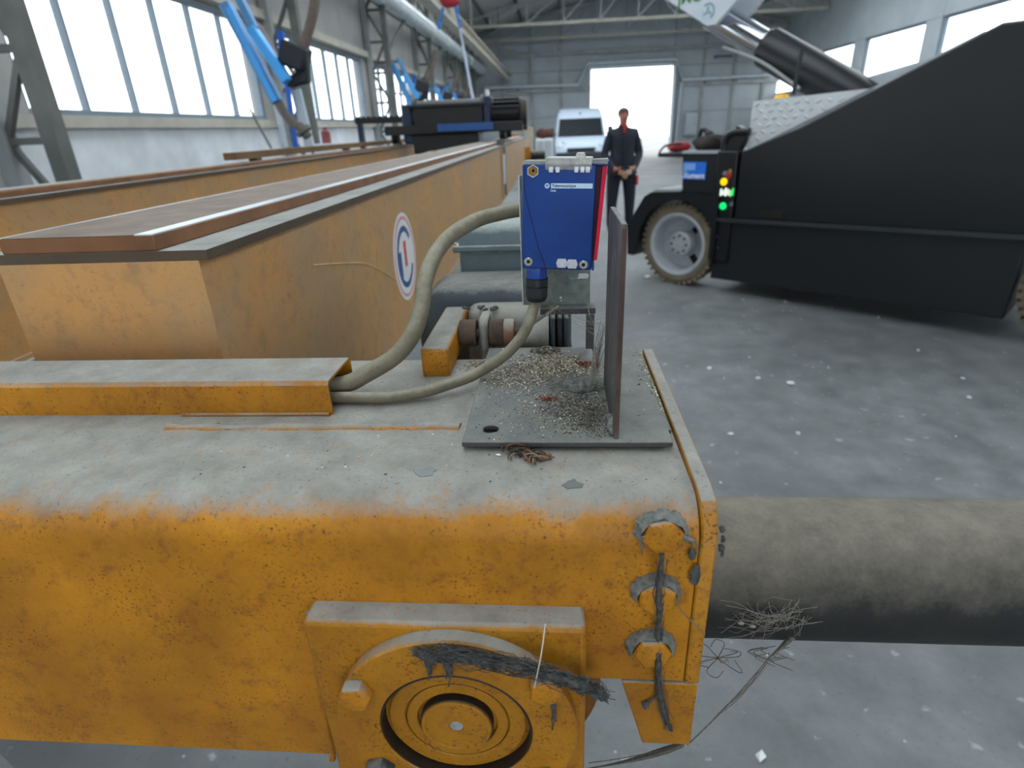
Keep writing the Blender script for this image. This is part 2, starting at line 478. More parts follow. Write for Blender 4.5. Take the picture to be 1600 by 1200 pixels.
# back wall of panels round the gate
wb_ = struct('wall_back')
GX0, GX1, GZ = 1.80, 5.87, 4.10
xe = [-4.2, -2.7, -1.2, .3, GX0, GX1, 7.35, 8.85, 10.3, 11.0]
for a, b in zip(xe[:-1], xe[1:]):
    for lo, hi in ((0, 2.0), (2.0, 3.25), (3.25, GZ), (GZ, 4.85), (4.85, 9)):
        if (a, b) == (GX0, GX1) and hi <= GZ: continue
        t0, t1 = min(hi, roof_z(a)), min(hi, roof_z(b))
        poly = [(a + .012, lo + .012), (b - .012, lo + .012), (b - .012, t1 - .012)]
        if a < RIDGE_X < b and hi > 7: poly.append((RIDGE_X, RIDGE - .01))
        poly.append((a + .012, t0 - .012))
        MB().prism(poly, 'y', YB, YB + .15).build('wall_panel', M['clad'], wb_)
for x in (-2.7, -1.2, .3, 7.35, 8.85, 10.3):
    MB().box((x - .07, YB - .10, 0), (x + .07, YB - .005, min(roof_z(x) - .05, 7))).build('wall_post', M['steel_grey'], wb_)
for z in (3.25, 4.85):
    for a, b in ((XL, GX0), (GX1, XR)) if z < GZ else ((XL, XR),):
        MB().box((a, YB - .16, z - .09), (b, YB - .10, z + .09)).build('girt', M['steel_grey'], wb_)
MB().holed([(XL, -.05), (XR, -.05), (XR, EAVE + .1), (RIDGE_X, RIDGE + .1), (XL, EAVE + .1)], [[(GX0 - .05, .0), (GX1 + .05, .0), (GX1 + .05, GZ + .05), (GX0 - .05, GZ + .05)]], 'y', YB + .15, YB + .17).build('backing_sheet', M['clad'], wb_)
d = struct('door_1')
MB().box((GX0 - .12, YB - .12, 0), (GX0, YB + .2, GZ)).build('door_jamb', M['pipe_white'], d)
MB().box((GX1, YB - .12, 0), (GX1 + .12, YB + .2, GZ)).build('door_jamb', M['pipe_white'], d)
MB().box((GX0 - .12, YB - .12, GZ), (GX1 + .12, YB + .2, GZ + .14)).build('door_head', M['pipe_white'], d)
MB().box((GX1 - .05, YB - .75, .02), (GX1 + .01, YB - .13, GZ - .05)).build('door_leaf', M['clad'], d)

# right wall, roof, trusses
wr = struct('wall_right')
for k in range(9):
    y0 = -7.0 + 4.5 * k
    MB().box((XR, y0 + .01, 0), (XR + .2, y0 + 4.49, 2.6)).build('wall_panel', M['clad'], wr)
    MB().box((XR, y0 + .01, 4.0), (XR + .2, y0 + 4.49, EAVE)).build('wall_panel', M['clad'], wr)
    MB().box((XR, y0 + .01, 2.61), (XR + .2, y0 + .8, 3.99)).build('wall_panel', M['clad'], wr)
    nwin += 1
    w = struct('window_%d' % nwin)
    MB().holed([(y0 + .8, 2.61), (y0 + 4.49, 2.61), (y0 + 4.49, 3.99), (y0 + .8, 3.99)], [[(y0 + .86, 2.67), (y0 + 4.43, 2.67), (y0 + 4.43, 3.93), (y0 + .86, 3.93)]], 'x', XR + .05, XR + .13).build('window_frame', M['winframe'], w)
    MB().box((XR + .085, y0 + .86, 2.67), (XR + .093, y0 + 4.43, 3.93)).build('pane', M['glass'], w)
wf = struct('wall_front')
for a, b, lo in ((XL, -.2, 0), (-.2, 4.2, 4.0), (4.2, XR, 0)):
    MB().box((a, -7.2, lo), (b, -7, EAVE)).build('wall_panel', M['clad'], wf)
MB().prism([(XL, EAVE), (XR, EAVE), (RIDGE_X, RIDGE)], 'y', -7.2, -7).build('gable_panel', M['clad'], wf)
ce = struct('ceiling')
ROOF0 = -7.0
for k in range(10):
    y0 = ROOF0 + 4 * k; y1 = min(y0 + 3.98, YB + .3) if k < 9 else YB + .3
    if y0 >= YB: break
    for side in (0, 1):
        xs = (XL - .2, RIDGE_X) if side == 0 else (RIDGE_X, XR + .2)
        def zz(x): return EAVE + (RIDGE - EAVE) * ((x - XL) / (RIDGE_X - XL) if side == 0 else (XR - x) / (XR - RIDGE_X))
        # unseen roof light added for its daylight, in the middle of each slope
        wlo, whi = (.36, .66) if k < 3 else (.16, .84)
        q = [xs[0], xs[0] + (xs[1] - xs[0]) * wlo, xs[0] + (xs[1] - xs[0]) * whi, xs[1]]
        for n, (a, b) in enumerate(zip(q[:-1], q[1:])):
            MB().prism([(a, zz(a)), (b, zz(b)), (b, zz(b) + .06), (a, zz(a) + .06)], 'y', y0, y1).build('added_roof_light' if n == 1 and k < 8 else 'roof_panel', M['glass' if n == 1 and k < 8 else 'roof'], ce)
for x in (-3.0, -1.6, .2, 1.6, 5.2, 7, 9):
    MB().box((x - .04, ROOF0, roof_z(x) - .16), (x + .04, YB, roof_z(x) - .02)).build('purlin', M['steel_dark'], ce)
for yt in (9.9, 18.9, 27.9, 32.3):
    t = struct('roof_truss')
    zb = 5.47
    MB().box((XL + .1, yt - .05, zb - .06), (XR - .1, yt + .05, zb + .06)).build('bottom_chord', M['pale_steel'], t)
    MB().bar((XL + .1, yt, EAVE - .18), (RIDGE_X, yt, RIDGE - .24), .1, .1).build('top_chord', M['steel_grey'], t)
    MB().bar((XR - .1, yt, EAVE - .18), (RIDGE_X, yt, RIDGE - .24), .1, .1).build('top_chord', M['steel_grey'], t)
    n = 10
    for i in range(1, n):
        x = XL + (XR - XL) * i / n
        MB().bar((x, yt, zb + .05), (x, yt, roof_z(x) - .24), .06, .06).build('post', M['steel_grey'], t)
        x2 = x + (XR - XL) / n * (1 if x < RIDGE_X else -1)
        MB().bar((x, yt, zb + .05), (x2, yt, roof_z(x2) - .24), .05, .05).build('brace', M['steel_grey'], t)

# ducts and pipes
du = thing('ventilation_duct', 'long round silver ventilation duct running high along the window wall', 'duct', (-3.68, 6, 4.28))
seg = 2.7
for k in range(10):
    a = 6 + k * seg
    if a + seg > YB: break
    MB().cyl((-3.68, a + .01, 4.28), (-3.68, a + seg - .01, 4.28), .21, n=24).build('duct_section', M['duct'], du, smooth=40)
    MB().cyl((-3.68, a + seg - .04, 4.28), (-3.68, a + seg + .04, 4.28), .225, n=24).build('duct_collar', M['duct'], du, smooth=40)
    MB().bar((-3.68, a + 1.3, 4.49), (-3.68, a + 1.3, 5.6), .03, .03).build('hanger', M['steel_dark'], du)
rb = thing('runway_beam', 'pale steel crane beam hanging under the roof beside the silver duct', 'beam', (-2.35, 8, 4.6))
zb1 = onx(735, 70, -2.35).z
mb = MB()
mb.loft([[Vector((-2.35 + a, y, zb1 + b)) for a, b in ((-.12, 0), (.12, 0), (.12, .03), (.015, .03), (.015, .27), (.12, .27), (.12, .30), (-.12, .30), (-.12, .27), (-.015, .27), (-.015, .03), (-.12, .03))] for y in (8, YB - .2)])
mb.build('i_section', M['pale_steel'], rb)
for y in (10, 18.9, 27.9):
    MB().bar((-2.35, y, zb1 + .30), (-2.35, y, roof_z(-2.35) - .05), .05, .05).build('hanger', M['steel_dark'], rb)
hp = thing('heating_pipe', 'pale pipe running along the far wall and stepping up over the bright gate', 'pipe', (-3.2, YB - .28, 3.4))
pp = [(-3.6, 3.5), (1.12, 3.43), (1.62, 4.36), (5.95, 4.36), (6.3, 3.42), (10.5, 3.46)]
MB().tube([(x, YB - .28, z) for x, z in pp], .09, 12).build('pipe_run', M['pipe_white'], hp, smooth=50)
MB().tube([(6.22, YB - .28, 3.36), (6.16, YB - .28, .3)], .07, 10).build('downpipe', M['pipe_white'], hp, smooth=50)
for x, z in ((-1.9, 3.47), (.3, 3.44), (7.4, 3.43), (8.9, 3.445)):
    MB().box((x - .05, YB - .27, z - .2), (x + .05, YB - .17, z + .02)).build('bracket', M['steel_dark'], hp)
pb = thing('wall_cabinet', 'small grey control cabinet on the far wall beside the gate', 'cabinet', (7.0, YB - .4, .9))
MB().box((6.55, YB - .42, .9), (7.15, YB - .17, 1.9)).build('body', M['pipe_white'], pb, bevel=.02)
MB().box((6.60, YB - .44, .95), (7.10, YB - .42, 1.85)).build('door', M['clad'], pb, bevel=.01)
MB().cyl((7.05, YB - .46, 1.4), (7.05, YB - .44, 1.4), .03, n=10).build('handle', M['black'], pb)
wln = thing('wall_lamp', 'small dark bracket lamp high on the far wall right of the gate', 'lamp', (8.1, YB - .2, 4.35))
MB().box((7.75, YB - .3, 4.3), (8.6, YB - .17, 4.42)).build('housing', M['steel_dark'], wln, bevel=.02)
MB().box((7.8, YB - .28, 4.27), (8.55, YB - .2, 4.30)).build('diffuser', M['pipe_white'], wln)
# ================================================================== crane end carriage (nearest thing)
TOP, FY = 1.3495, .272
ca = thing('crane_end_carriage', 'dusty orange crane end carriage with a round bearing flange on its front', 'crane part', (-.4, .4, 1.12))
def body_section(x, zb):
    pts = []
    def arc(cy, cz, r, a0, a1, n):
        for i in range(n + 1):
            a = a0 + (a1 - a0) * i / n
            pts.append(Vector((x, cy + r * cos(a), cz + r * sin(a))))
    rf, rr = .026, .012
    arc(FY + rf, TOP - rf, rf, pi, pi / 2, 10)
    arc(.519 - rr, TOP - rr, rr, pi / 2, 0, 5)
    arc(.519 - .01, zb + .01, .01, 0, -pi / 2, 4)
    arc(FY + .0015, zb + .0015, .0015, -pi / 2, -pi, 4)
    return pts
MB().loft([body_section(-1.75, 1.1245), body_section(-.9, 1.1245), body_section(-.021, 1.1245), body_section(-.02, 1.2145), body_section(.0807, 1.2145)]).build('box_body', M['paint'], ca, smooth=50)
MB().prism([(.2705, 1.215), (.2705, 1.336), (.281, 1.3515), (.297, 1.3540), (.521, 1.3540), (.521, 1.215)], 'x', .0812, .0905).build('end_plate', M['paint_dirty'], ca, bevel=.0012)
MB().prism([(.041, 1.2135), (.0903, 1.2135), (.0903, 1.1535), (.0575, 1.1535)], 'y', .2712, .2800).build('lug', M['paint_dirty'], ca, bevel=.001)
MB().box((-.1585, .2545, 1.1250), (.0165, FY + .004, 1.2775)).build('mounting_pad', M['paint_dirty'], ca, bevel=.0035)
mb = MB()
zz_ = [1.2690 - .0105 * i for i in range(15)]
mb.tube([(-.1615 - .0006 * i + rnd.uniform(-.0008, .0008), .2705, z) for i, z in enumerate(zz_)], [.0024 + rnd.uniform(-.0006, .0008) for _ in zz_], 7)
mb.build('weld_bead', M['paint_dirty'], ca, smooth=60)
mb = MB()
xs = [-.30 + .012 * i for i in range(20)]
mb.tube([(x, .3735 + rnd.uniform(-.0012, .0012), TOP - .0030) for x in xs], [.0058 + rnd.uniform(-.0012, .0010) for _ in xs], 9)
mb.build('weld_bead', M['paint'], ca, smooth=60)
# bolts of the end plate, their heads toward the reader
def hexbolt(c, r, h, name='bolt', parent=None, ph=0, mat=None, ax=(0, -1, 0)):
    mb = MB()
    mb.lathe([(r, 0), (r, h * .82), (r * .86, h)], c, ax, 6, phase=ph)
    o = mb.build(name, mat or M['paint'], parent, bevel=.0006)
    return o
for (px, py, ph) in ((1037, 843, .2), (1028, 941, .5), (1020, 1026, .1)):
    p = ony(px, py, .2625)
    b = hexbolt((p.x, .272, p.z), .0122, .0095, 'bolt', ca, ph)
    MB().lathe([(.0135, 0), (.0135, .0022)], (p.x, .2722, p.z), (0, -1, 0), 24).build('washer', M['paint_dirty'], b, smooth=40)
# bearing flange
HX, HZ = -.067, 1.196
fl_ = MB().lathe([(.0490, .0), (.0785, .0), (.0785, .0082), (.0772, .0095), (.0506, .0095), (.0497, .0088)], (HX, .2548, HZ), (0, -1, 0), 72, closed=True).build('bearing_flange', M['paint_dirty'], ca, smooth=30)
MB().lathe([(.0496, 0), (.0496, .001)], (HX, .2625, HZ), (0, -1, 0), 48).build('groove', M['groove'], fl_, smooth=30)
MB().lathe([(.0492, 0), (.0494, .0172), (.0482, .0176), (.0478, 0)], (HX, .2635, HZ), (0, -1, 0), 64, closed=True).build('groove', M['groove'], fl_, smooth=30)
MB().lathe([(.0345, .0), (.0456, .0), (.0456, .0105), (.0445, .0115), (.0352, .0115), (.0345, .0108)], (HX, .2632, HZ), (0, -1, 0), 64, closed=True).build('cover_ring', M['paint_clean'], fl_, smooth=30)
MB().lathe([(.0262, .0), (.0335, .0), (.0335, .0108), (.0328, .0115), (.0268, .0115), (.0262, .0108)], (HX, .2632, HZ), (0, -1, 0), 64, closed=True).build('cover_ring', M['paint_clean'], fl_, smooth=30)
MB().lathe([(.0240, .0), (.0240, .0130), (.0230, .0135), (.0226, .0100), (.02, .0100)], (HX, .2620, HZ), (0, -1, 0), 48).build('cap_collar', M['groove'], fl_, smooth=30)
cap = MB().lathe([(.0232, .0132), (.0229, .0145), (.0225, .0148), (.0207, .0148), (.0203, .0140), (.0050, .0140), (.0044, .0125), (.0, .0112)], (HX, .2620, HZ), (0, -1, 0), 48).build('shaft_cap', M['paint_clean'], fl_, smooth=30)
MB().lathe([(.0043, 0), (.0043, .0006)], (HX, .2492, HZ), (0, -1, 0), 20).build('centre_mark', M['dust'], cap)
for (px, py, ph) in ((552, 1096, .1), (853, 1086, .45)):
    p = ony(px, py, .2375)
    hexbolt((p.x, .2455, p.z), .0108, .0085, 'flange_bolt', ca, ph)
for dx, dz in ((-.0545, -.040), (.057, -.042)):
    hexbolt((HX + dx, .2455, HZ + dz), .0108, .0085, 'flange_bolt', ca, .3, M['greyhouse'])
wh = MB().lathe([(.03, 0), (.0955, 0), (.0965, .004), (.0955, .016), (.083, .02), (.083, .07), (.0955, .074), (.0955, .09), (.03, .09)], (HX, .376, HZ), (0, -1, 0), 72)
wh.build('crane_wheel', plain('wheel_steel', '6e4712', .7, .1, .35, 40), ca, smooth=35)
# yellow stop block and sheet channel on the top
MB().box((-.1205, .468, TOP - .002), (-.0957, .600, 1.3762)).build('stop_block', M['paint'], ca, bevel=.003)
chp = [(.394, TOP), (.394, 1.3745), (.397, 1.3775), (.4455, 1.3775), (.4485, 1.3745), (.4485, TOP), (.4465, TOP), (.4465, 1.3740), (.4450, 1.3755), (.3975, 1.3755), (.396, 1.3740), (.396, TOP)]
ch = MB()
for a in (0,):
    ch.loft([[Vector((x + (0 if x < -1 else (.0)), y, z)) for y, z in chp] for x in (-1.6, -.9, -.4, -.1765)])
ch.build('cable_channel', M['paint'], ca)
MB().tube([(-.30, .3925, TOP + .0008), (-.19, .3925, TOP + .001), (-.178, .392, TOP + .0015)], .0018, 6).build('channel_lip', M['paint_dirty'], ca)
MB().box((-1.2, .30, 1.02), (-1.0, .50, 1.1245)).build('wheel_block', M['paint_dirty'], ca, bevel=.006)
# buffer tube on the end plate
bu = MB()
bu.lathe([(.0, 0), (.052, 0), (.058, .003), (.058, .60), (.055, .61), (0, .61)], (.0906, .40, 1.2005), (1, 0, 0), 56)
bu.build('buffer_tube', M['buffer'], ca, smooth=40)

# trestles the crane rests on (outside the frame)
for nm, x, y, l in (('crane_trestle', -1.1, .40, 'grey steel trestle under the near crane carriage'), ('crane_trestle', -.85, 7.15, 'grey steel trestle under the far crane carriage')):
    tr = thing(nm, l, 'trestle', (x, y, 0))
    zt = 1.02 if y < 1 else 1.1245
    MB().box((x - .12, y - .14, zt - .06), (x + .12, y + .14, zt)).build('top_beam', M['steel_grey'], tr, bevel=.005)
    for sx in (-1, 1):
        for sy in (-1, 1):
            MB().bar((x + sx * .09, y + sy * .12, zt - .06), (x + sx * .16, y + sy * .22, 0), .05, .05).build('leg', M['steel_grey'], tr)

# ================================================================== sensor bracket on the carriage top
br = thing('sensor_bracket', 'dirty steel bracket with base plate and upright flat bar carrying the blue sensor', 'bracket', (0, .43, 1.352))
PZ0, PZ1 = 1.3530, 1.3570
hc = onz(767, 670, PZ1)
bp = MB().holed([(-.0650, .3375), (.0760, .3375), (.0765, .5205), (-.0660, .5205)], [circ(hc.x, hc.y, .0056, 18)], 'z', PZ0, PZ1)
bp.build('base_plate', M['plate'], br, bevel=.0008)
MB().box((.030, .362, TOP), (.0795, .512, PZ0)).build('packing_plate', M['plate'], br, bevel=.001)
MB().box((-.060, .47, TOP), (-.02, .512, PZ0)).build('packing_plate', M['plate'], br, bevel=.001)
def bar_mat():
    t = NT('worn_bar')
    v = t.co((1, 1, .22))
    n = t.noise(120, 6, .65, v); b = t.noise(40, 4, .6, v)
    c = t.ramp(n, [(.3, hexc('333133')), (.5, hexc('4f4d4e')), (.74, hexc('6e6d6e'))])
    c = t.mix(t.ramp(b, [(.52, 0.0), (.68, .7)]), c, hexc('3d322f'))
    c = t.mix(t.ramp(t.noise(300, 2, .5, v), [(.66, 0.0), (.72, .8)]), c, hexc('a8abae'))
    t.set(Base_Color=c, Roughness=.55, Metallic=.15)
    return t.bump(n, .4, .0006).m
M['bar'] = bar_mat()
def bx_(y): return .0002 * (y - .342) / .092
bar_ = MB().loft([[Vector((x0 + bx_(y), y, z)) for y, z in ((.342, PZ1), (.342, 1.4975), (.4215, 1.4975), (.431, 1.490), (.4335, PZ1))] for x0 in (.0374, .0409)]).build('upright_bar', M['bar'], br, bevel=.0005)
MB().box((.0378, .3416, PZ1 + .004), (.0406, .3422, 1.495)).build('cut_edge', plain('cut_edge', '4a3a33', .8, .1, .35, 60, .3, 300), bar_)
# weld fillets at the foot of the bar and of the leg
mb = MB()
for i in range(7):
    mb.sphere((.0372 - .001 * (i % 2), .3475 + .0018 * i, PZ1 + .003 + .0025 * (i % 3)), .0030, (1, 1, 1.2), 8, 6)
mb.jitter(.0012, 300)
mb.build('weld', M['dust_mid'], br, smooth=60, kind='stuff')
leg = MB().box((.0255, .482, PZ1), (.0325, .489, 1.401)).build('support_leg', M['plate'], br, bevel=.0006)
MB().lathe([(.0065, 0), (.0055, .004), (.0035, .012), (0, .013)], (.0275, .4815, PZ1), (0, 0, 1), 12).jitter(.0008, 250).build('weld', M['dust'], leg, smooth=60)
MB().box((-.0145, .484, 1.4005), (.0335, .512, 1.4060)).build('shelf', M['plate'], br, bevel=.0008)
SY = .4945
gp = MB().holed([(-.0300, 1.4065), (.0290, 1.4065), (.0290, 1.515), (-.0300, 1.515)],
                [[(q[0] + .0192, q[1] + 1.4315) for q in rrect(-.0085, -.0022, .0085, .0022, .0019)], circ(.004, 1.4105, .0012, 10)], 'y', SY, SY + .0022)
gp.build('back_plate', M['galv'], br, bevel=.0004)
MB().box((-.0304, SY - .0008, 1.4065), (-.0294, SY, 1.515)).build('plate_edge', M['silver'], br, bevel=.0003)
MB().lathe([(.0013, 0), (.0013, .001), (0, .0014)], (.0035, SY - .0002, 1.4125), (0, -1, 0), 10).build('rivet', M['screw'], br, smooth=50)

# ================================================================== blue sensor
SROT = Matrix.Rotation(-.0895, 3, 'Z') @ Matrix.Rotation(.0287, 3, 'Y')
se = thing('photoelectric_sensor', 'blue box-shaped photoelectric sensor with a red lens edge and two screws', 'sensor', (-.0277, .465, 1.4457), SROT)
W_, H_, D_ = .0555, .0821, .0275
bd = MB().box((0, 0, 0), (W_, D_, H_ - .003))
body = bd.build('housing', M['blue'], se, bevel=.0012, local=True)
MB().prism([(W_ + .0002, 0.0), (W_ + .0022, .0), (W_ + .0015, .0245), (W_ + .0002, .0245)], 'z', 0, .0045).build('lens_foot', M['blue'], se, local=True)
# lens: one red acrylic, window shaded and bevel lit by colour, narrower at foot
def lens(x0, x1, xb0, xb1, y0, y1, name, mat):
    zb, zt = .0075, H_ - .0042
    MB().loft([[Vector((xb0, y0, zb)), Vector((xb1, y1, zb)), Vector((xb1, .024, zb)), Vector((xb0, .024, zb))],
               [Vector((x0, y0, zt)), Vector((x1, y1, zt)), Vector((x1, .024, zt)), Vector((x0, .024, zt))]]).build(name, mat, se, local=True)
lens(W_ + .0002, W_ + .0050, W_ + .0002, W_ + .0015, .0004, .0012, 'lens', M['lens_dark'])
lens(W_ + .0051, W_ + .0082, W_ + .0016, W_ + .0042, .0012, .0050, 'lens_edge', M['lens'])
MB().box((W_ - .001, .001, H_ - .004), (W_ + .0092, D_ - .002, H_ - .0005)).build('lens_top', M['blue'], se, local=True, bevel=.0006)
# parting seam down the left side
sp = [(3.4, 160), (3.4, 132), (6, 115), (13, 88), (20, 62), (27, 35), (36, 12), (37, 0)]
MB().tube([(u * .000487, -.00002, w * .000484) for u, w in sp], .00038, 6, k=5).build('seam', M['seam'], se, local=True)
MB().tube([(u * .000487, -.00001, w * .000484) for u, w in ((2, 40), (12, 34), (24, 24), (34, 13))], .00018, 5, k=4).build('seam', M['seam'], se, local=True)
# clear hinged cover along the top, dusty
cv = MB().box((.0005, .001, H_ - .003), (.0175, D_ - .003, H_ - .0006)).jitter(.0004, 400).build('top_edge', M['dust'], se, local=True)
cv = MB()
cv.box((.0175, -.0008, H_ - .0070), (.0525, D_ - .004, H_ + .0018))
cvo = cv.build('clear_cover', M['clear'], se, local=True, bevel=.0008)
mb = MB().prism([(.0395, H_ + .0016), (.0475, H_ + .0016), (.0462, H_ + .0052), (.0408, H_ + .0052)], 'y', .003, .012)
mb.build('knob', M['clear'], cvo, local=True, bevel=.0006)
for u in (.0205, .0255, .0395, .0440, .0480):
    MB().box((u, -.0016, H_ - .0085), (u + .0032, .002, H_ - .0045)).build('hinge_tooth', M['silver'], cvo, local=True, bevel=.0003)  # teeth coloured silver to paint the highlight along the cover's lower edge
MB().box((.0525, .0, H_ - .0022), (.0640, .018, H_ + .0006)).jitter(.0009, 300).build('dust_cake', M['dust'], se, local=True, smooth=60)
# screws
for u, w in ((.0050, .0058), (.0492, .0044)):
    s_ = MB().lathe([(.0034, 0), (.0034, .0006), (.0029, .0010), (.0016, .0010), (.0015, .0002)], (u, .0, w), (0, -1, 0), 24).build('screw', M['screw'], se, smooth=30, local=True)
    MB().lathe([(.0015, 0), (.0015, .0004)], (u, .0, w), (0, -1, 0), 6).build('socket', M['hole'], s_, local=True)
s_ = MB().lathe([(.0047, 0), (.0047, .0005), (.0042, .0005), (.0040, .0)], (.0083, 0, .0745), (0, -1, 0), 6, closed=True, phase=pi / 6).build('nut_recess', M['silver'], se, local=True)
MB().lathe([(.0041, 0), (.0041, .0003)], (.0083, 0, .0745), (0, -1, 0), 12).build('dirt', M['hexdirt'], s_, local=True)
MB().lathe([(.0012, 0), (.0012, .0002)], (.0086, -.0003, .0748), (0, -1, 0), 8).build('hole', M['hole'], s_, local=True)
hx = lambda cx, cz: [(cx - .0044, cz), (cx - .0030, cz + .0036), (cx + .0032, cz + .0036), (cx + .0044, cz + .0008), (cx + .0044, cz - .0012), (cx + .0030, cz - .0036), (cx - .0032, cz - .0036)]
MB().prism(hx(.0318, .0052), 'y', -.0003, .0002).build('hex_window', M['silver'], se, local=True)
MB().prism([(2 * .0360 - x, z) for x, z in hx(.0318, .0048)], 'y', -.0003, .0002).build('hex_window', M['silver'], se, local=True)
lab = MB().box((.0222, -.00025, .0622), (.0537, .0002, .0658)).build('name_strip', M['label_pale'], se, local=True)
def front(u, w, off=.0003): return Matrix(((1, 0, 0, u), (0, 0, -1, -off), (0, 1, 0, w), (0, 0, 0, 1)))
text('lettering', 'Telemecanique', .0030, M['ink'], se, front(.0229, .0631))
text('lettering', 'Osis', .0024, M['white_ink'], se, front(.0218, .0598))
MB().prism(ringsector(.0193, .0640, .0013, .0019, 0, 2 * pi - .001, 24), 'y', -.00025, .0001).build('logo_ring', M['white_ink'], se, local=True)
MB().prism(circ(.0193, .0640, .0012, 16), 'y', -.0002, .0001).build('logo_disc', plain('logo_blue', '5d7fc0', .5), se, local=True)
MB().prism([(.0187, .0632), (.0200, .0632), (.0200, .0647), (.0197, .0647), (.0197, .0635), (.0187, .0635)], 'y', -.0003, .0001).build('logo_mark', M['white_ink'], se, local=True)
# cable gland under the sensor
gl = MB().lathe([(.0088, 0), (.0088, .0098)], (.0105, .0120, .0), (0, 0, -1), 8, phase=pi / 8).build('gland_neck', M['blue_gland'], se, local=True, bevel=.0003)
MB().lathe([(.0088, .0), (.0094, .0004), (.0094, .0055), (.0084, .0060), (.0084, .0068), (.0094, .0074), (.0094, .0085)], (.0105, .0120, -.0098), (0, 0, -1), 28).build('gland_ring', M['black'], se, smooth=30, local=True)
gn = MB().lathe([(.0092, .0), (.0092, .0075), (.0076, .0112), (.0052, .0118)], (.0105, .0120, -.0183), (0, 0, -1), 14).build('gland_nut', M['black'], se, smooth=20, local=True)

# ================================================================== cables
pa = [Vector((-.30, .425, 1.3585)), Vector((-.22, .424, 1.3590)), Vector((-.178, .426, 1.3610))]
for (x, y, Y) in ((575, 583, .436), (618, 556, .447), (645, 522, .458), (659, 480, .475), (664, 440, .495), (679, 400, .525), (705, 368, .555), (745, 344, .585), (780, 334, .605), (816, 328, .62), (850, 333, .63)):
    pa.append(ony(x, y, Y))
pa += [Vector((.004, .645, 1.470)), Vector((.006, .675, 1.425)), Vector((.004, .7215, 1.393))]
cb = MB().tube(pa, .0072, 14, k=6).build('power_cable', M['cable'], None, smooth=60)
tag(cb, 'thick dusty grey cable rising out of the channel and curving behind the blue sensor', 'cable')
pb_ = [Vector((-.28, .405, 1.3560)), Vector((-.20, .404, 1.3560)), onz(520, 621, 1.3560), onz(600, 621, 1.3556), onz(660, 613, 1.3565), onz(700, 601, 1.3600), onz(740, 586, 1.3622), ony(785, 558, .448), ony(812, 530, .455), ony(826, 505, .462), ony(833, 484, .472)]
gt = MW[se] @ Vector((.0105, .0120, -.029))
pb_ += [gt, gt + Vector((0, 0, .004))]
cb2 = MB().tube(pb_, .0047, 12, k=6).build('sensor_cable', M['cable'], None, smooth=60)
tag(cb2, 'thin dusty grey cable running across the base plate up into the sensor gland', 'cable')

# ================================================================== gear motor behind the carriage
gm = thing('gear_motor', 'grey dusty gear motor with a square terminal box behind the end carriage', 'motor', (-.05, .66, 1.2))
tb = MB().box((-.122, .722, 1.372), (.028, .845, 1.411)).build('terminal_box', M['tbox'], gm, bevel=.004)
MB().box((-.129, .715, 1.411), (.034, .852, 1.419)).build('box_rim', M['tbox'], tb, bevel=.002)
def rr3(x0, y0, x1, y1, z, r): return [Vector((a, b, z)) for a, b in rrect(x0, y0, x1, y1, r)]
MB().loft([rr3(-.126, .718, .031, .849, 1.419, .006), rr3(-.1245, .7195, .0295, .8475, 1.432, .007), rr3(-.121, .723, .026, .844, 1.439, .009), rr3(-.113, .732, .018, .836, 1.4425, .012)]).build('box_lid', M['tbox'], tb, smooth=40)
for x in (-.123, .028):
    for y in (.722, .845): MB().cyl((x, y, 1.419), (x, y, 1.4225), .004, n=10).build('lid_screw', M['screw'], tb)
hs = []
for y, g, r in ((.60, .012, .03), (.606, .003, .036), (.62, 0, .038), (.69, 0, .038), (.70, .006, .036)):
    hs.append([Vector((a, y, b)) for a, b in rrect(-.156 + g, 1.16 + g, .016 - g, 1.393 - g, r - g * .5, 6)])
MB().loft(hs).build('motor_housing', M['greyhouse'], gm, smooth=50)
cs = []
for y, g in ((.568, .018), (.574, .006), (.585, 0), (.601, -.004)):
    cs.append([Vector((a, y, b)) for a, b in rrect(-.0945 + g, 1.20, -.006 - g, 1.3775 - g * .6, .016, 4)])
MB().loft(cs).build('gear_casting', M['cast'], gm, smooth=50)
MB().lathe([(.0, 0), (.011, 0), (.0125, .012), (.019, .022), (.0225, .027), (.0225, .029), (0, .029)], (-.037, .547, 1.3565), (1, 0, 0), 24).build('flared_neck', M['cast'], gm, smooth=45)
for x, m in ((-.0065, 'greyhouse'), (.0000, 'black'), (.0065, 'greyhouse')):
    MB().box((x, .53, 1.32), (x + .005, .60, 1.383)).build('fin', M[m], gm, bevel=.002)
MB().prism([(.526, 1.33), (.558, 1.33), (.566, 1.372), (.556, 1.384), (.532, 1.384), (.526, 1.376)], 'x', -.0755, -.0665).build('torque_arm', M['cast'], gm, bevel=.003)
for x0, x1, m in ((-.0950, -.0785, 'rust'), (-.0655, -.0520, 'rust'), (-.0518, -.0415, 'rust_pale')):
    MB().lathe([(0, 0), (.0125, 0), (.0133, .001), (.0133, x1 - x0 - .001), (.0125, x1 - x0), (0, x1 - x0)], (x0, .535, 1.3675), (1, 0, 0), 28).build('rubber_bush' if m == 'rust' else 'nut', M[m], gm, smooth=35)
MB().cyl((-.0957, .535, 1.3675), (-.034, .535, 1.3675), .0042, n=12).build('tie_bolt', M['rust'], gm, smooth=40)
mb = MB()
for i in range(14):
    a = rnd.uniform(0, 6.28); r = rnd.random() ** .6 * .012
    mb.sphere((-.078 + r * 1.6 * cos(a), .575 + r * .7 * sin(a), 1.379 + rnd.random() * .003), rnd.uniform(.0015, .0035), (1, 1, .5), 7, 5)
mb.jitter(.0015, 200)
mb.build('grease_lump', M['fluff'], gm, smooth=60, kind='stuff')
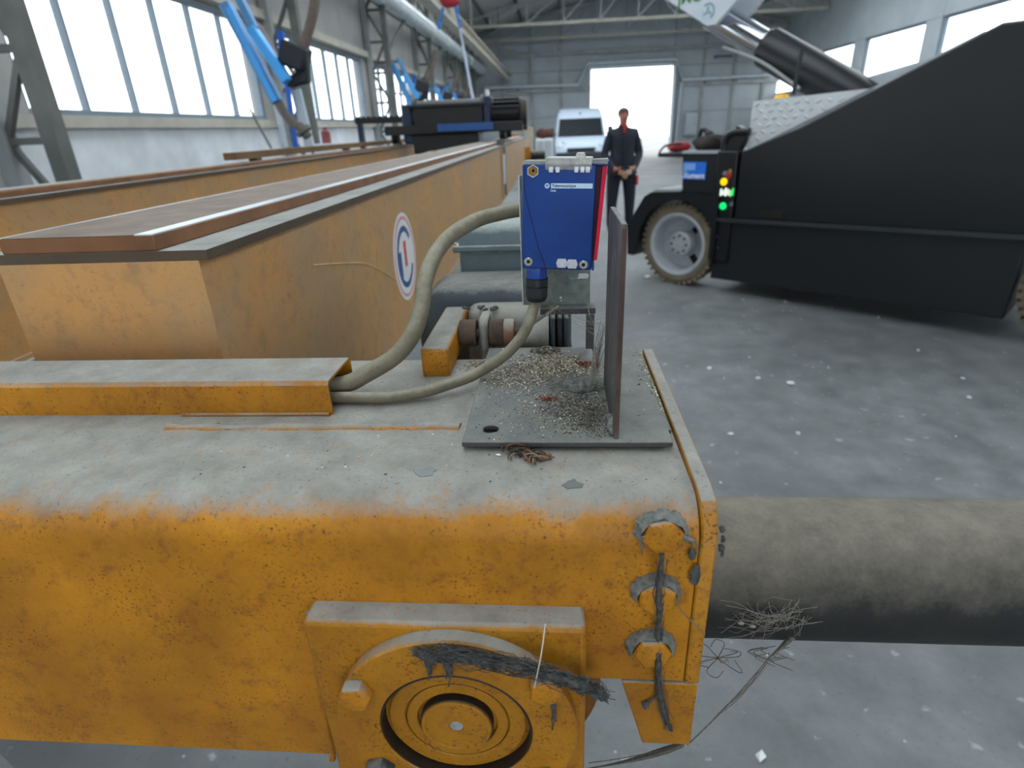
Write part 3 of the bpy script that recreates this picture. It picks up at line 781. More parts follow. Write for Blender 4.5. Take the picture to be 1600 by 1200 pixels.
MB().lathe([(0, 0), (.08, 0), (.09, .01), (.09, .26), (.08, .30), (0, .30)], (-.07, .705, 1.275), (0, 1, 0), 40).build('motor_barrel', M['greyhouse'], gm, smooth=40)
MB().box((-.09, .5195, 1.21), (.0, .570, 1.30)).build('mounting_foot', M['cast'], gm, bevel=.004)

# ================================================================== crane girders
GY0, GY1 = .535, 7.0
def girder(name, label, xr, xl, near):
    g = thing(name, label, 'crane girder', ((xr + xl) / 2, GY0, 1.125))
    MB().box((xr - .008, GY0 + .01, 1.135), (xr, GY1, 1.445)).build('web_plate', M['girder'], g)
    MB().box((xl, GY0 + .01, 1.135), (xl + .008, GY1, 1.445)).build('web_plate', M['girder'], g)
    MB().box((xl - .010, GY0, 1.445), (xr + .010, GY1, 1.455)).build('top_flange', M['girder_top'], g)
    MB().box((xl - .010, GY0, 1.125), (xr + .006, GY1, 1.135)).build('bottom_flange', M['girder'], g)
    MB().box((xl, GY0, 1.135), (xr, GY0 + .01, 1.445)).build('end_diaphragm', M['girder'], g)
    return g
g1 = girder('crane_girder', 'long orange box girder with a round sticker, running away behind the sensor', -.345, -.555, True)
rl = MB().box((-.545, GY0, 1.455), (-.384, GY1 - .1, 1.4705)).build('rail', M['rail'], g1, bevel=.0015)
MB().box((-.540, GY0, 1.4703), (-.404, GY1 - .1, 1.4708)).build('rail_top', M['rail_top'], rl)
MB().box((-.403, GY0, 1.4700), (-.3845, GY1 - .1, 1.4712)).build('running_edge', M['rail_run'], rl)
MB().box((-.5455, GY0, 1.4700), (-.541, GY1 - .1, 1.4710)).build('running_edge', M['rail_run'], rl)
MB().box((-.3455, 3.86, 1.14), (-.333, 3.93, 1.44)).build('splice_plate', M['girder'], g1)
MB().box((-.3455, 4.06, 1.14), (-.333, 4.12, 1.44)).build('splice_plate', M['steel_dark'], g1)
MB().box((-.3335, 3.94, 1.22), (-.3325, 4.05, 1.40)).build('notice', M['label_pale'], g1)
for y in (3.9, 3.98, 4.08): MB().box((-.37, y, 1.455), (-.335, y + .03, 1.49)).build('splice_bolt', M['steel_dark'], g1)
p = onz(672, 243, 1.455)
MB().box((p.x - .012, p.y - .03, 1.455), (p.x + .03, p.y + .07, 1.472)).build('rail_clip', M['steel_dark'], g1, bevel=.004)
# round emblem on the web
EY, EZ, ER = 1.302, 1.291, .0975
em = MB().prism(circ(EY, EZ, ER, 56), 'x', -.3450, -.3444).build('round_sticker', plain('sticker_white', 'dcdcda', .5, 0, .04), g1, label='round white sticker with blue and red rings')
red, blu, pnk = plain('sticker_red', 'c04a52', .5), plain('sticker_blue', '33548e', .5), plain('sticker_ring', 'cf8f8e', .5)
MB().prism(ringsector(EY, EZ, .083, .090, 0, 2 * pi - .001, 56), 'x', -.3444, -.3441).build('ring', pnk, em)
MB().prism(ringsector(EY, EZ, .056, .069, radians(35), radians(168), 30), 'x', -.3444, -.3441).build('ring_arc', blu, em)
MB().prism(ringsector(EY, EZ, .050, .069, radians(168), radians(215), 16) , 'x', -.3444, -.3440).build('ring_arc', blu, em)
MB().prism(ringsector(EY, EZ, .056, .069, radians(212), radians(335), 30), 'x', -.3444, -.3441).build('ring_arc', blu, em)
MB().prism([(EY - .052, EZ + .018), (EY - .034, EZ + .018), (EY - .034, EZ - .034), (EY - .044, EZ - .05), (EY - .058, EZ - .03)], 'x', -.3444, -.34405).build('bar_mark', blu, em)
MB().prism(rrect(EY - .008, EZ - .022, EY + .014, EZ + .036, .006), 'x', -.3444, -.3441).build('bar_mark', red, em)
g2 = girder('crane_girder', 'second orange box girder on the window side, with a brown rusty top flange', -1.17, -1.49, False)
MB().box((-1.225, GY0, 1.455), (-1.189, GY1 - .1, 1.4685)).build('rail', M['rail'], g2, bevel=.002)
a = onz(358, 239, 1.50)
cr = MB().box((a.x - .03, a.y, 1.47), (a.x + .03, 6.9, 1.50)).build('cable_rail', plain('brown_rail', '6b5130', .8, .1, .25, 5), g2)
for y in (a.y + .2, a.y + 1.5, a.y + 3):
    MB().box((a.x - .02, y, 1.1), (a.x + .02, y + .05, 1.47)).build('rail_bracket', M['steel_dark'], g2)
    MB().box((a.x - .02, y, 1.1), (-1.49, y + .05, 1.14)).build('rail_bracket', M['steel_dark'], g2)
# far end carriage
fc = thing('far_end_carriage', 'orange end carriage closing the far end of the two girders', 'crane part', (-.8, 7.12, 1.12))
fm = MB()
fm.box((-1.75, 7.0, 1.1245), (-.30, 7.24, 1.36)); fm.build('box_body', M['paint'], fc, bevel=.02)
MB().box((-.30, 6.99, 1.2), (-.288, 7.25, 1.365)).build('end_plate', M['paint_dirty'], fc)
MB().cyl((-.288, 7.12, 1.26), (-.12, 7.12, 1.26), .05, n=20).build('buffer_tube', M['buffer'], fc, smooth=40)
MB().box((-.52, 7.06, 1.36), (-.40, 7.2, 1.50)).build('stop_block', M['paint'], fc, bevel=.01)
# bundle and cabinet standing beyond the girders
c0, c1 = ony(826, 199, 12), ony(862, 199, 12)
sc_ = thing('steel_cabinet', 'pale grey steel cabinet standing beyond the girder end, left of the white van', 'cabinet', ((c0.x + c1.x) / 2, 12.2, 0))
zt_ = ony(850, 217, 12).z
MB().box((c0.x + .13, 12, .06), (c1.x + .02, 12.5, zt_)).build('body', M['masonry'], sc_, bevel=.01)
MB().box((c0.x + .15, 11.985, .10), ((c0.x + c1.x) / 2 + .06, 12, zt_ - .03)).build('door', M['clad'], sc_, bevel=.005)
MB().box(((c0.x + c1.x) / 2 + .08, 11.985, .10), (c1.x + .00, 12, zt_ - .03)).build('door', M['clad'], sc_, bevel=.005)
MB().box((c0.x + .13, 12.05, 0), (c1.x + .02, 12.45, .06)).build('plinth', M['black'], sc_)
sk = MB().sphere(((c0.x + c1.x) / 2 + .07, 12.25, zt_ + .095), .13, (1.25, .9, .75), 14, 9).jitter(.035, 9, 4).build('brown_sack', plain('sack_brown', '4a2b1f', .9, 0, .3, 8), None, smooth=70)
tag(sk, 'dark brown sack lying on the grey cabinet left of the white van', 'sack')
pl_ = thing('timber_post', 'pale square timber post standing beyond the end of the orange girder', 'post', (c0.x + .03, 11.5, 0))
MB().box((c0.x - .05, 11.45, .02), (c0.x + .10, 11.6, 1.56)).build('shaft', plain('pale_timber', 'a39a86', .85, 0, .15, 6), pl_, bevel=.008)
MB().box((c0.x - .15, 11.35, 0), (c0.x + .25, 11.7, .02)).build('foot_plate', M['steel_dark'], pl_)

# ================================================================== hoist trolley on the girders
ho = thing('hoist_trolley', 'dark blue hoist trolley with a black motor sitting across the girders', 'hoist', (-.8, 5, 1.47))
bl = plain('hoist_blue', '10253f', .5, .1, .25, 8)
bk = plain('hoist_black', '0d1014', .55, .1, .3, 8)
for y in (4.62, 5.35):
    MB().box((-1.26, y - .05, 1.535), (-.24, y + .05, 1.60)).build('cross_beam', bk, ho, bevel=.006)
MB().box((-.86, 4.555, 1.55), (-.45, 4.571, 1.60)).build('front_plate', plain('hoist_plate_blue', '164a86', .5), ho)
MB().box((-1.06, 4.60, 1.40), (-.57, 4.70, 1.535)).build('under_frame', bk, ho, bevel=.01)
MB().box((-1.03, 4.575, 1.60), (-.53, 4.59, 1.72)).build('drum_guard', bk, ho)
for x in (-1.207, -.394):
    MB().box((x - .035, 4.67, 1.55), (x + .035, 5.30, 1.60)).build('side_beam', bl, ho, bevel=.006)
    for y in (4.68, 5.3):
        MB().lathe([(0, 0), (.055, 0), (.055, .012), (.045, .014), (.045, .045), (0, .045)], (x - .022, y, 1.5255), (1, 0, 0), 24).build('trolley_wheel', bk, ho, smooth=35)
dm = MB().lathe([(0, 0), (.125, 0), (.125, .02), (.105, .025), (.105, .50), (.125, .505), (.125, .525), (0, .525)], (-1.05, 4.72, 1.66), (1, 0, 0), 32).build('rope_drum', bk, ho, smooth=35)
MB().box((-1.06, 4.58, 1.54), (-.53, 5.0, 1.60)).build('drum_cradle', bl, ho)
MB().box((-1.07, 4.56, 1.71), (-.50, 4.9, 1.735)).build('drum_cover', bk, ho, bevel=.006)
MB().box((-1.13, 4.60, 1.47), (-1.05, 4.95, 1.74)).build('gearbox', bl, ho, bevel=.015)
MB().box((-.52, 4.58, 1.56), (-.47, 4.98, 1.77)).build('bearing_plate', bl, ho, bevel=.008)
mo = MB().lathe([(0, 0), (.085, 0), (.085, .20), (.075, .21), (0, .21)], (-.47, 4.75, 1.66), (1, 0, 0), 28).build('motor_barrel', bk, ho, smooth=35)
for i in range(16):
    a = 2 * pi * i / 16
    MB().bar((-.46, 4.75 + .09 * cos(a), 1.66 + .09 * sin(a)), (-.27, 4.75 + .09 * cos(a), 1.66 + .09 * sin(a)), .012, .03, up=(0, cos(a), sin(a))).build('cooling_fin', bk, mo)
MB().lathe([(0, 0), (.095, 0), (.10, .01), (.085, .05), (0, .055)], (-.262, 4.75, 1.66), (1, 0, 0), 28).build('fan_cowl', plain('cowl_brown', '33291f', .6), ho, smooth=35)
MB().box((-.495, 4.55, 1.77), (-.47, 4.58, 1.81)).build('lamp', M['silver'], ho)
cs_ = thing('cable_support', 'dark blue horizontal cable arm reaching from the hoist toward the windows', 'arm', (-1.5, 4.6, 1.45))
e0, e1 = ony(556, 190, 4.7), ony(660, 187, 4.7)
MB().bar(e0, e1, .05, .035).build('arm', bk, cs_)
MB().bar(e0 + Vector((.03, 0, 0)), Vector((e0.x + .03, 4.7, 1.455)), .04, .04).build('post', bl, cs_)
for i in range(12):
    q = e0.lerp(e1, (i + .5) / 12)
    MB().sphere(q + Vector((0, 0, .02)), .022, (1, .8, .7), 8, 6).build('cable_carrier', bk, cs_, smooth=60)
# ================================================================== black pick and carry crane on the right
TD, TN = Vector((cos(radians(43)), -sin(radians(43)), 0)), Vector((sin(radians(43)), cos(radians(43)), 0))
TP = Vector((1.23, 5.995, 0))
def onT(x, y, v=0):
    r = ray(x, y)
    p = CAM + r * (((TP + TN * v - CAM).dot(TN)) / r.dot(TN))
    return ((p - TP).dot(TD), p.z)
T = thing('mobile_crane', 'black wheeled mobile crane with grey rims and lit control buttons, parked on the concrete', 'crane', TP, radians(-43))
blk = plain('crane_black', '090d13', .4, .1, .15, 3)
blk2 = plain('crane_black_matt', '0a0f15', .6, 0, .2, 3)
rim = plain('rim_grey', 'a9afb6', .45, .2, .1, 8)
tyre = plain('tyre_tan', '6d6453', .9, 0, .2, 9, .3, 60, .004)
L = dict(local=True)
def tprism(poly, v0, v1): return MB().prism([(u, z) for u, z in poly], 'y', v0, v1)
def wheel(u, v, z, first=True):
    w = MB().lathe([(.30, 0), (.355, -.01), (.392, .012), (.392, .26), (.355, .28), (.30, .27)], (u, v, z), (0, 1, 0), 56, closed=True).build('tyre', tyre, T, smooth=40, local=True)
    for i in range(40):
        a = 2 * pi * i / 40
        c = Vector((u + .395 * cos(a), v + .07, z + .395 * sin(a)))
        MB().bar(c + Vector((0, -.075, 0)), c + Vector((.03 * sin(a), .06, -.03 * cos(a))), .034, .036, up=(cos(a), 0, sin(a))).build('tread_block', tyre, w, local=True)
    r_ = MB().lathe([(.30, .02), (.315, -.004), (.30, -.012), (.275, .0), (.262, .03), (.255, .12), (.25, .16), (.10, .17), (.10, .20), (.30, .20)], (u, v, z), (0, 1, 0), 48, closed=True).build('rim', rim, T, smooth=35, local=True)
    h_ = MB().lathe([(0, -.005), (.115, .0), (.125, .01), (.125, .14), (0, .14)], (u + .0, v + .04, z), (0, 1, 0), 36).build('hub', rim, T, smooth=35, local=True)
    for i in range(8):
        a = 2 * pi * i / 8
        MB().cyl((u + .085 * cos(a), v + .025, z + .085 * sin(a)), (u + .085 * cos(a), v + .05, z + .085 * sin(a)), .012, n=8).build('wheel_nut', M['steel_dark'], h_, local=True)
    for a in (.9, -.9):
        MB().box((-.05, -.01, -.03), (.05, .01, .03), Matrix.Translation((u + .2 * cos(a), v + .15, z + .2 * sin(a))) @ Matrix.Rotation(-a, 4, 'Y')).build('rim_slot', M['hole'], r_, local=True)
wheel(-.03, .02, .405)
wheel(3.1, .02, .405)
# mudguard over the wheel
out = [(-.60, .25), (-.62, .56), (-.42, .86), (-.34, .905), (.40, .925), (.40, .28)]
inn = [(.36, .28)] + [( -.03 + .44 * cos(radians(a)), .405 + .44 * sin(radians(a))) for a in range(-10, 190, 12)] + [(-.52, .25)]
tprism(out + inn, -.03, .42).build('mudguard', blk, T, local=True)
tprism([(-.36, .905), (-.02, .925), (-.02, .945), (-.30, .935)], .0, .40).build('guard_step', rim, T, local=True)
hb = onT(1065, 240)[1]
tprism([(-.02, .90), (.325, .90), (.325, hb), (-.045, hb)], .02, .62).build('battery_box', blk2, T, bevel=.012, local=True)
tprism([(-.045, hb), (.325, hb), (.325, hb + .022), (-.045, hb + .022)], .01, .63).build('box_lid', rim, T, local=True)
tprism([(.33, .30), (.53, .30), (.525, hb + .02), (.33, hb + .02)], .0, 1.2).build('control_column', blk, T, bevel=.012, local=True)
# main body running out of frame
bt = [(.535, .70), (3.9, .78), (3.9, 2.05), (2.2, 2.05), (1.035, 1.475), (.54, hb + .01)]
tprism(bt, .02, 1.35).build('body_shell', blk, T, bevel=.015, local=True)
tprism([(.40, .676), (3.9, .76), (3.9, .79), (.40, .706)], -.03, 1.3).build('sill_ledge', plain('ledge_dark', '262b2f', .5), T, local=True)
tprism([(.36, .12), (2.66, .16), (2.66, .74), (.40, .67)], .03, 1.3).build('lower_skirt', blk2, T, bevel=.01, local=True)
tprism([(2.6, .70), (3.9, .76), (3.9, 1.0), (2.6, 1.0)], .03, 1.3).build('rear_guard', blk2, T, local=True)
v1, v2 = onT(1188, 328), onT(1222, 343)
tprism([(v1[0], v2[1]), (v2[0], v2[1]), (v2[0], v1[1]), (v1[0], v1[1])], .012, .05).build('side_vent', M['hole'], T, local=True)
for px, py in ((1120, 370), (1121, 387)):
    u, z = onT(px, py); MB().cyl((u, .0, z), (u, .03, z), .012, n=10).build('bolt', rim, T, local=True)
# checker plate box and beacon
ck = [(.555, 1.30), (.56, 1.685), (2.9, 1.80), (2.9, 2.2), (2.2, 2.07), (1.03, 1.49)]
chk = plain('checker_plate', 'c2c8cc', .4, .3, .08, 10)
cko = tprism([(.555, 1.29), (1.03, 1.492), (2.1, 2.02), (2.1, 1.75), (.56, 1.685)], .10, .7).build('checker_box', chk, T, local=True)
z0 = 1.33
for i in range(15):
    for j in range(7):
        u = .60 + i * .085 + (.042 if j % 2 else 0); z = z0 + j * .055
        if z < 1.32 + (u - .555) * .45 + .0 or z > 1.665 + (u - .56) * .03: continue
        s_ = .6 if (i + j) % 2 else -.6
        MB().sphere((u, .10, z), .028, (1, .25, .42), 8, 5, Matrix.Rotation(s_, 3, 'Y')).build('raised_stud', chk, cko, smooth=60, local=True)
u, z = onT(1222, 153, .3)
bc = MB().lathe([(.075, 0), (.078, .02), (.07, .03)], (u, .3, z - .06), (0, 0, 1), 20).build('beacon_base', M['black'], T, smooth=40, local=True)
MB().lathe([(.07, .03), (.068, .06), (.05, .085), (0, .098)], (u, .3, z - .06), (0, 0, 1), 20).build('beacon_dome', plain('beacon_yellow', 'e8b21c', .3), bc, smooth=60, local=True)
MB().tube([(u + .10, .28, z + .02), (u + .12, .28, z + .35)], .018, 8).build('aerial', M['black'], T, local=True)
# grab hoop and trays on top
hpnts = [onT(1126, 240), onT(1127, 222), onT(1136, 210), onT(1150, 207), onT(1166, 206)]
MB().tube([(a, .06, b) for a, b in hpnts], .032, 10, k=4).build('grab_hoop', blk, T, smooth=60, local=True)
MB().bar((.42, .1, hb), (.52, .1, hb + .2), .10, .12).build('hoop_post', blk, T, local=True)
tr0, tr1 = onT(1026, 244), onT(1066, 243)
MB().box((tr0[0], .02, tr0[1] - .01), (tr1[0] + .05, .5, tr0[1] + .025)).build('tool_tray', blk2, T, local=True, bevel=.006)
MB().tube([(tr0[0], .03, tr0[1]), (tr0[0] + .03, .03, tr0[1] + .06), (tr0[0] + .1, .03, tr0[1] + .10), (tr0[0] + .25, .03, tr0[1] + .11)], .01, 8, k=4).build('tray_rail', blk2, T, local=True)
# buttons
def button(px, py, r, col, emit, nm='button'):
    u, z = onT(px, py, -.004)
    t = NT(nm + '_' + col)
    t.set(Base_Color=hexc(col), Roughness=.4)
    if emit: t.set(Emission_Color=hexc(col), Emission_Strength=emit)
    b = MB().lathe([(r * 1.25, .0), (r * 1.25, .008), (r, .010), (r, .022), (0, .024)], (u, 0, z), (0, -1, 0), 18)
    b.build(nm, t.m, T, smooth=40, local=True)
button(1131, 284, .026, 'ffd400', .8); button(1129.5, 322, .026, '00e070', .9)
button(1139, 274, .024, 'b0303a', 0); button(1141, 268, .016, '8a6a3a', 0); button(1133, 271, .016, '77788a', 0); button(1143, 319, .016, '6a6a76', 0)
u, z = onT(1136.5, 300, -.004)
dsp = MB().box((u - .075, -.006, z - .045), (u + .075, .002, z + .045)).build('display', M['hole'], T, local=True)
for i, c in enumerate(('e8fff4', 'e9ecd0', 'f0fff8', 'ffd9d0', '7dffb0', '30e060')):
    t = NT('lit_segment_' + c); t.set(Base_Color=hexc(c), Emission_Color=hexc(c), Emission_Strength=.9)
    x = u - .068 + i * .023
    MB().box((x, -.010, z - .036 + .008 * (i % 2)), (x + .015, -.005, z + .036 - .01 * ((i + 1) % 3))).build('lit_segment', t.m, dsp, local=True)
# blue sticker with white lettering
s0, s1 = onT(1067, 253), onT(1100, 281)
stk = MB().box((s0[0], .012, s1[1]), (s1[0], .0195, s0[1])).build('blue_sticker', plain('sticker_mid_blue', '1f74e0', .4), T, local=True, label='blue sticker with white lettering')
MB().box((s0[0] + .01, .009, (s0[1] + s1[1]) / 2 + .005), (s0[0] + .13, .013, s0[1] - .012)).build('pale_patch', plain('pale_blue', '7fb0f5', .4), stk, local=True)
text('lettering', 'Xument', .068, plain('sticker_white_ink', 'f2f6fc', .5), stk, Matrix(((1, 0, 0, s0[0] + .012), (0, 0, -1, .0085), (0, 1, 0, s1[1] + .012), (0, 0, 0, 1))))
MB().prism([(s0[0] + .012, s1[1] + .07), (s0[0] + .04, s1[1] + .07), (s0[0] + .03, s1[1] + .085)], 'y', .009, .013).build('mark', M['white_ink'], stk, local=True)
# boom head, rod and cylinder above
BV = .5
A, B, Cc = onT(1036, -3, BV), onT(1104, 41, BV), onT(1118, 39, BV)
D = onT(1152, 0, BV)
bmw = plain('boom_white', 'c3ccd4', .5, 0, .06, 3)
bh = [(A[0] - .35, A[1] + .25), A, B, Cc, D, (D[0] + .25, D[1] + .32), (A[0] - .1, A[1] + .6)]
bo = tprism(bh, BV, BV + .05).build('boom_cheek', bmw, T, local=True, bevel=.008)
tprism(bh, BV + .42, BV + .47).build('boom_cheek', bmw, T, local=True, bevel=.008)
MB().bar((A[0] - .2, BV + .235, A[1] + .75), (2.6, BV + .235, 3.6), .42, .40).build('boom_section', bmw, T, local=True)
MB().bar((2.6, BV + .235, 3.7), (2.9, BV + .235, 2.0), .3, .45).build('boom_mast', blk, T, local=True)
q = onT(1059, 7.5, BV)
text('lettering', 'JMG', .145, plain('logo_green', '3f7d3a', .5), bo, Matrix(((1, 0, 0, q[0]), (0, 0, -1, BV - .004), (0, 1, 0, q[1]), (0, 0, 0, 1))))
q = onT(1106, 18, BV)
pal = plain('logo_teal', '7fa3ae', .5)
MB().prism(ringsector(q[0], q[1], .055, .072, radians(-60), radians(130), 24), 'y', BV - .004, BV + .001).build('logo_ring', pal, bo, local=True)
MB().prism(ringsector(q[0], q[1], .055, .068, radians(160), radians(270), 18), 'y', BV - .004, BV + .001).build('logo_ring', plain('logo_pale', 'a5cbd8', .5), bo, local=True)
for a in (90, 210, 330):
    a = radians(a)
    MB().prism([(q[0] + .008 * cos(a - 1.3), q[1] + .008 * sin(a - 1.3)), (q[0] + .03 * cos(a - .4), q[1] + .03 * sin(a - .4)), (q[0] + .052 * cos(a), q[1] + .052 * sin(a)), (q[0] + .03 * cos(a + .4), q[1] + .03 * sin(a + .4)), (q[0] + .008 * cos(a + 1.3), q[1] + .008 * sin(a + 1.3))], 'y', BV - .005, BV + .001).build('logo_blade', pal, bo, local=True)
CV = BV + .235
ra = onT(1112, 22, CV); rb2 = onT(1196, 72, CV); rc = onT(1300, 134, CV); rd = onT(1440, 212, CV)
chrome = plain('chrome_rod', 'b9bcc2', .12, 1.0, .03, 5)
MB().cyl((ra[0], CV, ra[1]), (rb2[0] + .1, CV, rb2[1] - .06), .125, n=32).build('cylinder_rod', chrome, T, smooth=40, local=True)
dv = (Vector((rd[0], CV, rd[1])) - Vector((rb2[0], CV, rb2[1]))).normalized()
P0 = Vector((rb2[0], CV, rb2[1]))
MB().lathe([(.126, 0), (.15, 0), (.17, .03), (.17, 1.35), (.10, 1.42), (0, 1.42)], P0, dv, 36).build('cylinder_barrel', blk, T, smooth=35, local=True)
MB().lathe([(.128, -.012), (.145, -.012), (.145, .0), (.128, 0)], P0, dv, 36, closed=True).build('cylinder_gland', chrome, T, smooth=35, local=True)
MB().tube([P0 + Vector((-.35, -.14, .02)), P0 + dv * .05 + Vector((0, -.16, -.11)), P0 + dv * .5 + Vector((0, -.15, -.14))], .016, 8, k=4).build('hydraulic_pipe', M['steel_grey'], T, smooth=60, local=True)
# things lying on the crane
def T2W(u, v, z): return TP + TD * u + TN * v + Vector((0, 0, z))
rag = MB()
c = T2W(.14, .25, hb + .085)
rag.sphere(c, .19, (1.05, .7, .36), 18, 10).jitter(.05, 9, 3)
rag_o = rag.build('jacket_bundle', plain('brown_cloth', '2e2926', .95, 0, .3, 20, .6, 40, .01), None, smooth=70)
tag(rag_o, 'crumpled dark brown work jacket lying on the black crane battery box', 'jacket')
rp = MB()
c = T2W(-.20, .2, tr0[1] + .075)
rp.sphere(c, .10, (1.2, .7, .42), 14, 8).jitter(.025, 16, 5)
tag(rp.build('red_strap', plain('red_cloth', '9c2a33', .8, 0, .2, 30), None, smooth=70), 'bunched red strap lying in the tray on the front of the black crane', 'strap')
cl = thing('work_lamp', 'small black work lamp on a bent neck behind the brown jacket', 'lamp', T2W(-.02, .3, hb + .02))
MB().tube([T2W(-.05, .3, hb + .02), T2W(-.05, .3, hb + .12), T2W(-.02, .3, hb + .2), T2W(.05, .3, hb + .18)], .022, 8, k=4).build('neck', M['black'], cl, smooth=60)
MB().sphere(T2W(.06, .3, hb + .16), .045, (1, 1, .8), 10, 8).build('lamp_head', M['black'], cl, smooth=60)

# ================================================================== white van by the gate
vx, vy = .995, 24.5
vn = thing('delivery_van', 'white delivery van facing the camera beside the bright gate', 'van', (vx, vy, 0))
wht = plain('van_white', 'c4d3e2', .35, 0, .03, 3)
gls = plain('windscreen', '141d24', .35, 0, .2, 1, Specular_IOR_Level=.2)
def vsec(z, y0, hw, r, y1=5.4):
    return [Vector((a, b, z)) for a, b in rrect(-hw, y0, hw, y1, r, 4)]
MB().loft([vsec(.30, .10, .96, .15), vsec(.45, .0, 1.0, .18), vsec(.74, -.02, 1.02, .2), vsec(.98, .12, 1.02, .22), vsec(1.10, .42, 1.01, .2), vsec(1.16, .72, 1.0, .16), vsec(1.5, 1.02, .97, .16), vsec(1.86, 1.32, .92, .18), vsec(2.08, 1.62, .88, .22), vsec(2.2, 2.0, .80, .25)]).build('body', wht, vn, smooth=40, local=True)
def vlo(z0, y0, w0, z1, y1, w1, off=.015): return [Vector((-w0, y0 - off, z0)), Vector((w0, y0 - off, z0)), Vector((w1, y1 - off, z1)), Vector((-w1, y1 - off, z1))]
r0 = vlo(1.17, .72, .90, 1.82, 1.29, .83, .03)
MB().loft([r0, [p + Vector((0, .04, 0)) for p in r0]]).build('windscreen', gls, vn, local=True)
MB().box((-.55, -.06, .62), (.55, .05, .76)).build('grille', M['black'], vn, bevel=.02, local=True)
MB().box((-.98, -.08, .30), (.98, .06, .60)).build('bumper', plain('bumper_grey', '2b2f36', .7), vn, bevel=.05, local=True)
for s in (-1, 1):
    MB().sphere((s * .80, .06, .82), .17, (.9, .5, .85), 12, 8).build('headlight', plain('headlight', 'cfdde8', .15), vn, smooth=60, local=True)
    mi = MB().box((s * 1.17 - .10, .72, 1.15), (s * 1.17 + .10, .82, 1.50)).build('wing_mirror', M['black'], vn, bevel=.03, local=True)
    MB().bar((s * .98, .8, 1.25), (s * 1.12, .78, 1.3), .05, .05).build('mirror_arm', M['black'], mi, local=True)
    for y in (.95, 4.3):
        w = MB().lathe([(0, 0), (.32, 0), (.35, .04), (.35, .2), (0, .2)], (s * .82, y, .35), (s, 0, 0), 28).build('wheel', M['black'], vn, smooth=35, local=True)
        MB().lathe([(0, 0), (.2, 0), (.19, .015), (0, .02)], (s * 1.02, y, .35), (s, 0, 0), 20).build('wheel_trim', rim, w, smooth=35, local=True)
MB().box((-.02, 1.46, 1.92), (.03, 1.52, 2.05)).build('roof_lamp', M['steel_dark'], vn, local=True)
MB().bar((-.5, .72, 1.2), (.05, .86, 1.36), .02, .02).build('wiper', M['black'], vn, local=True)
MB().bar((.05, .70, 1.2), (.6, .86, 1.36), .02, .02).build('wiper', M['black'], vn, local=True)
for (x, z) in ((-.72, .95), (-.60, .90)): MB().box((x - .05, .08, z), (x + .06, .16, z + .03)).build('side_badge', M['steel_dark'], vn, local=True)

# ================================================================== man standing in the hall
px_, py_ = .985, 9.3
pe = thing('person', 'person in a dark navy work jacket with a red collar, standing with hands together', 'person', (px_, py_, 0), radians(6))
def skin_body(nodes, edges, root, levels=2):
    me = bpy.data.meshes.new('tmp_body')
    names = list(nodes)
    me.from_pydata([nodes[n][0] for n in names], [(names.index(a), names.index(b)) for a, b in edges], [])
    o = bpy.data.objects.new('tmp_body', me); COL.objects.link(o)
    o.modifiers.new('skin', 'SKIN')
    for i, n in enumerate(names):
        r = nodes[n][1]
        me.skin_vertices[0].data[i].radius = r if isinstance(r, tuple) else (r, r)
        me.skin_vertices[0].data[i].use_root = (n == root)
    o.modifiers.new('sub', 'SUBSURF').levels = levels
    dg = bpy.context.evaluated_depsgraph_get()
    out = bpy.data.meshes.new_from_object(o.evaluated_get(dg))
    bpy.data.objects.remove(o)
    return out
N = {'pelvis': ((0, 0, .96), (.185, .13)), 'waist': ((0, 0, 1.10), (.195, .135)), 'chest': ((0, .01, 1.30), (.205, .14)), 'upper': ((0, .015, 1.42), (.15, .10)), 'neck0': ((0, .01, 1.50), (.062, .062)),
     'neck': ((0, 0, 1.555), (.056, .058)), 'jaw': ((.0, -.02, 1.605), (.066, .075)), 'head': ((0, -.008, 1.67), (.078, .092)), 'crown': ((0, .0, 1.725), (.062, .075))}
E_ = [('pelvis', 'waist'), ('waist', 'chest'), ('chest', 'upper'), ('upper', 'neck0'), ('neck0', 'neck'), ('neck', 'jaw'), ('jaw', 'head'), ('head', 'crown')]
for s, S in ((-1, 'l'), (1, 'r')):
    N.update({S + 'sh': ((s * .175, .015, 1.425), .078), S + 'el': ((s * .265, .02, 1.13), .066), S + 'wr': ((s * .155, -.17, .955), .045), S + 'palm': ((s * .105, -.205, .92), (.042, .028)),
              S + 'hip': ((s * .115, 0, .88), (.125, .125)), S + 'kn': ((s * .135, -.01, .50), .092), S + 'an': ((s * .145, .03, .10), .060), S + 'toe': ((s * .16, -.11, .045), (.045, .038))})
    E_ += [('upper', S + 'sh'), (S + 'sh', S + 'el'), (S + 'el', S + 'wr'), (S + 'wr', S + 'palm'), ('pelvis', S + 'hip'), (S + 'hip', S + 'kn'), (S + 'kn', S + 'an'), (S + 'an', S + 'toe')]
bm_ = skin_body(N, E_, 'pelvis')
skinm = plain('skin', 'a56f5c', .6, 0, .08, 30)
navy, trou, boot = plain('navy_jacket', '171c2b', .85, 0, .2, 12, .4, 60, .004), plain('dark_trousers', '111622', .85, 0, .2, 12), plain('boots', '16161a', .6)
for m in (navy, skinm, trou, boot): bm_.materials.append(m)
for p in bm_.polygons:
    c = p.center; p.use_smooth = True
    hand = abs(c.x) < .165 and c.y < -.172 and c.z < .98
    p.material_index = 1 if c.z > 1.515 or hand else 3 if c.z < .11 else 2 if c.z < .90 and not c.y < -.14 else 0
bo_ = bpy.data.objects.new('body', bm_); COL.objects.link(bo_); bo_.parent = pe; MW[bo_] = MW[pe].copy()
glove = plain('pale_glove', 'b8a493', .8, 0, .1, 30)
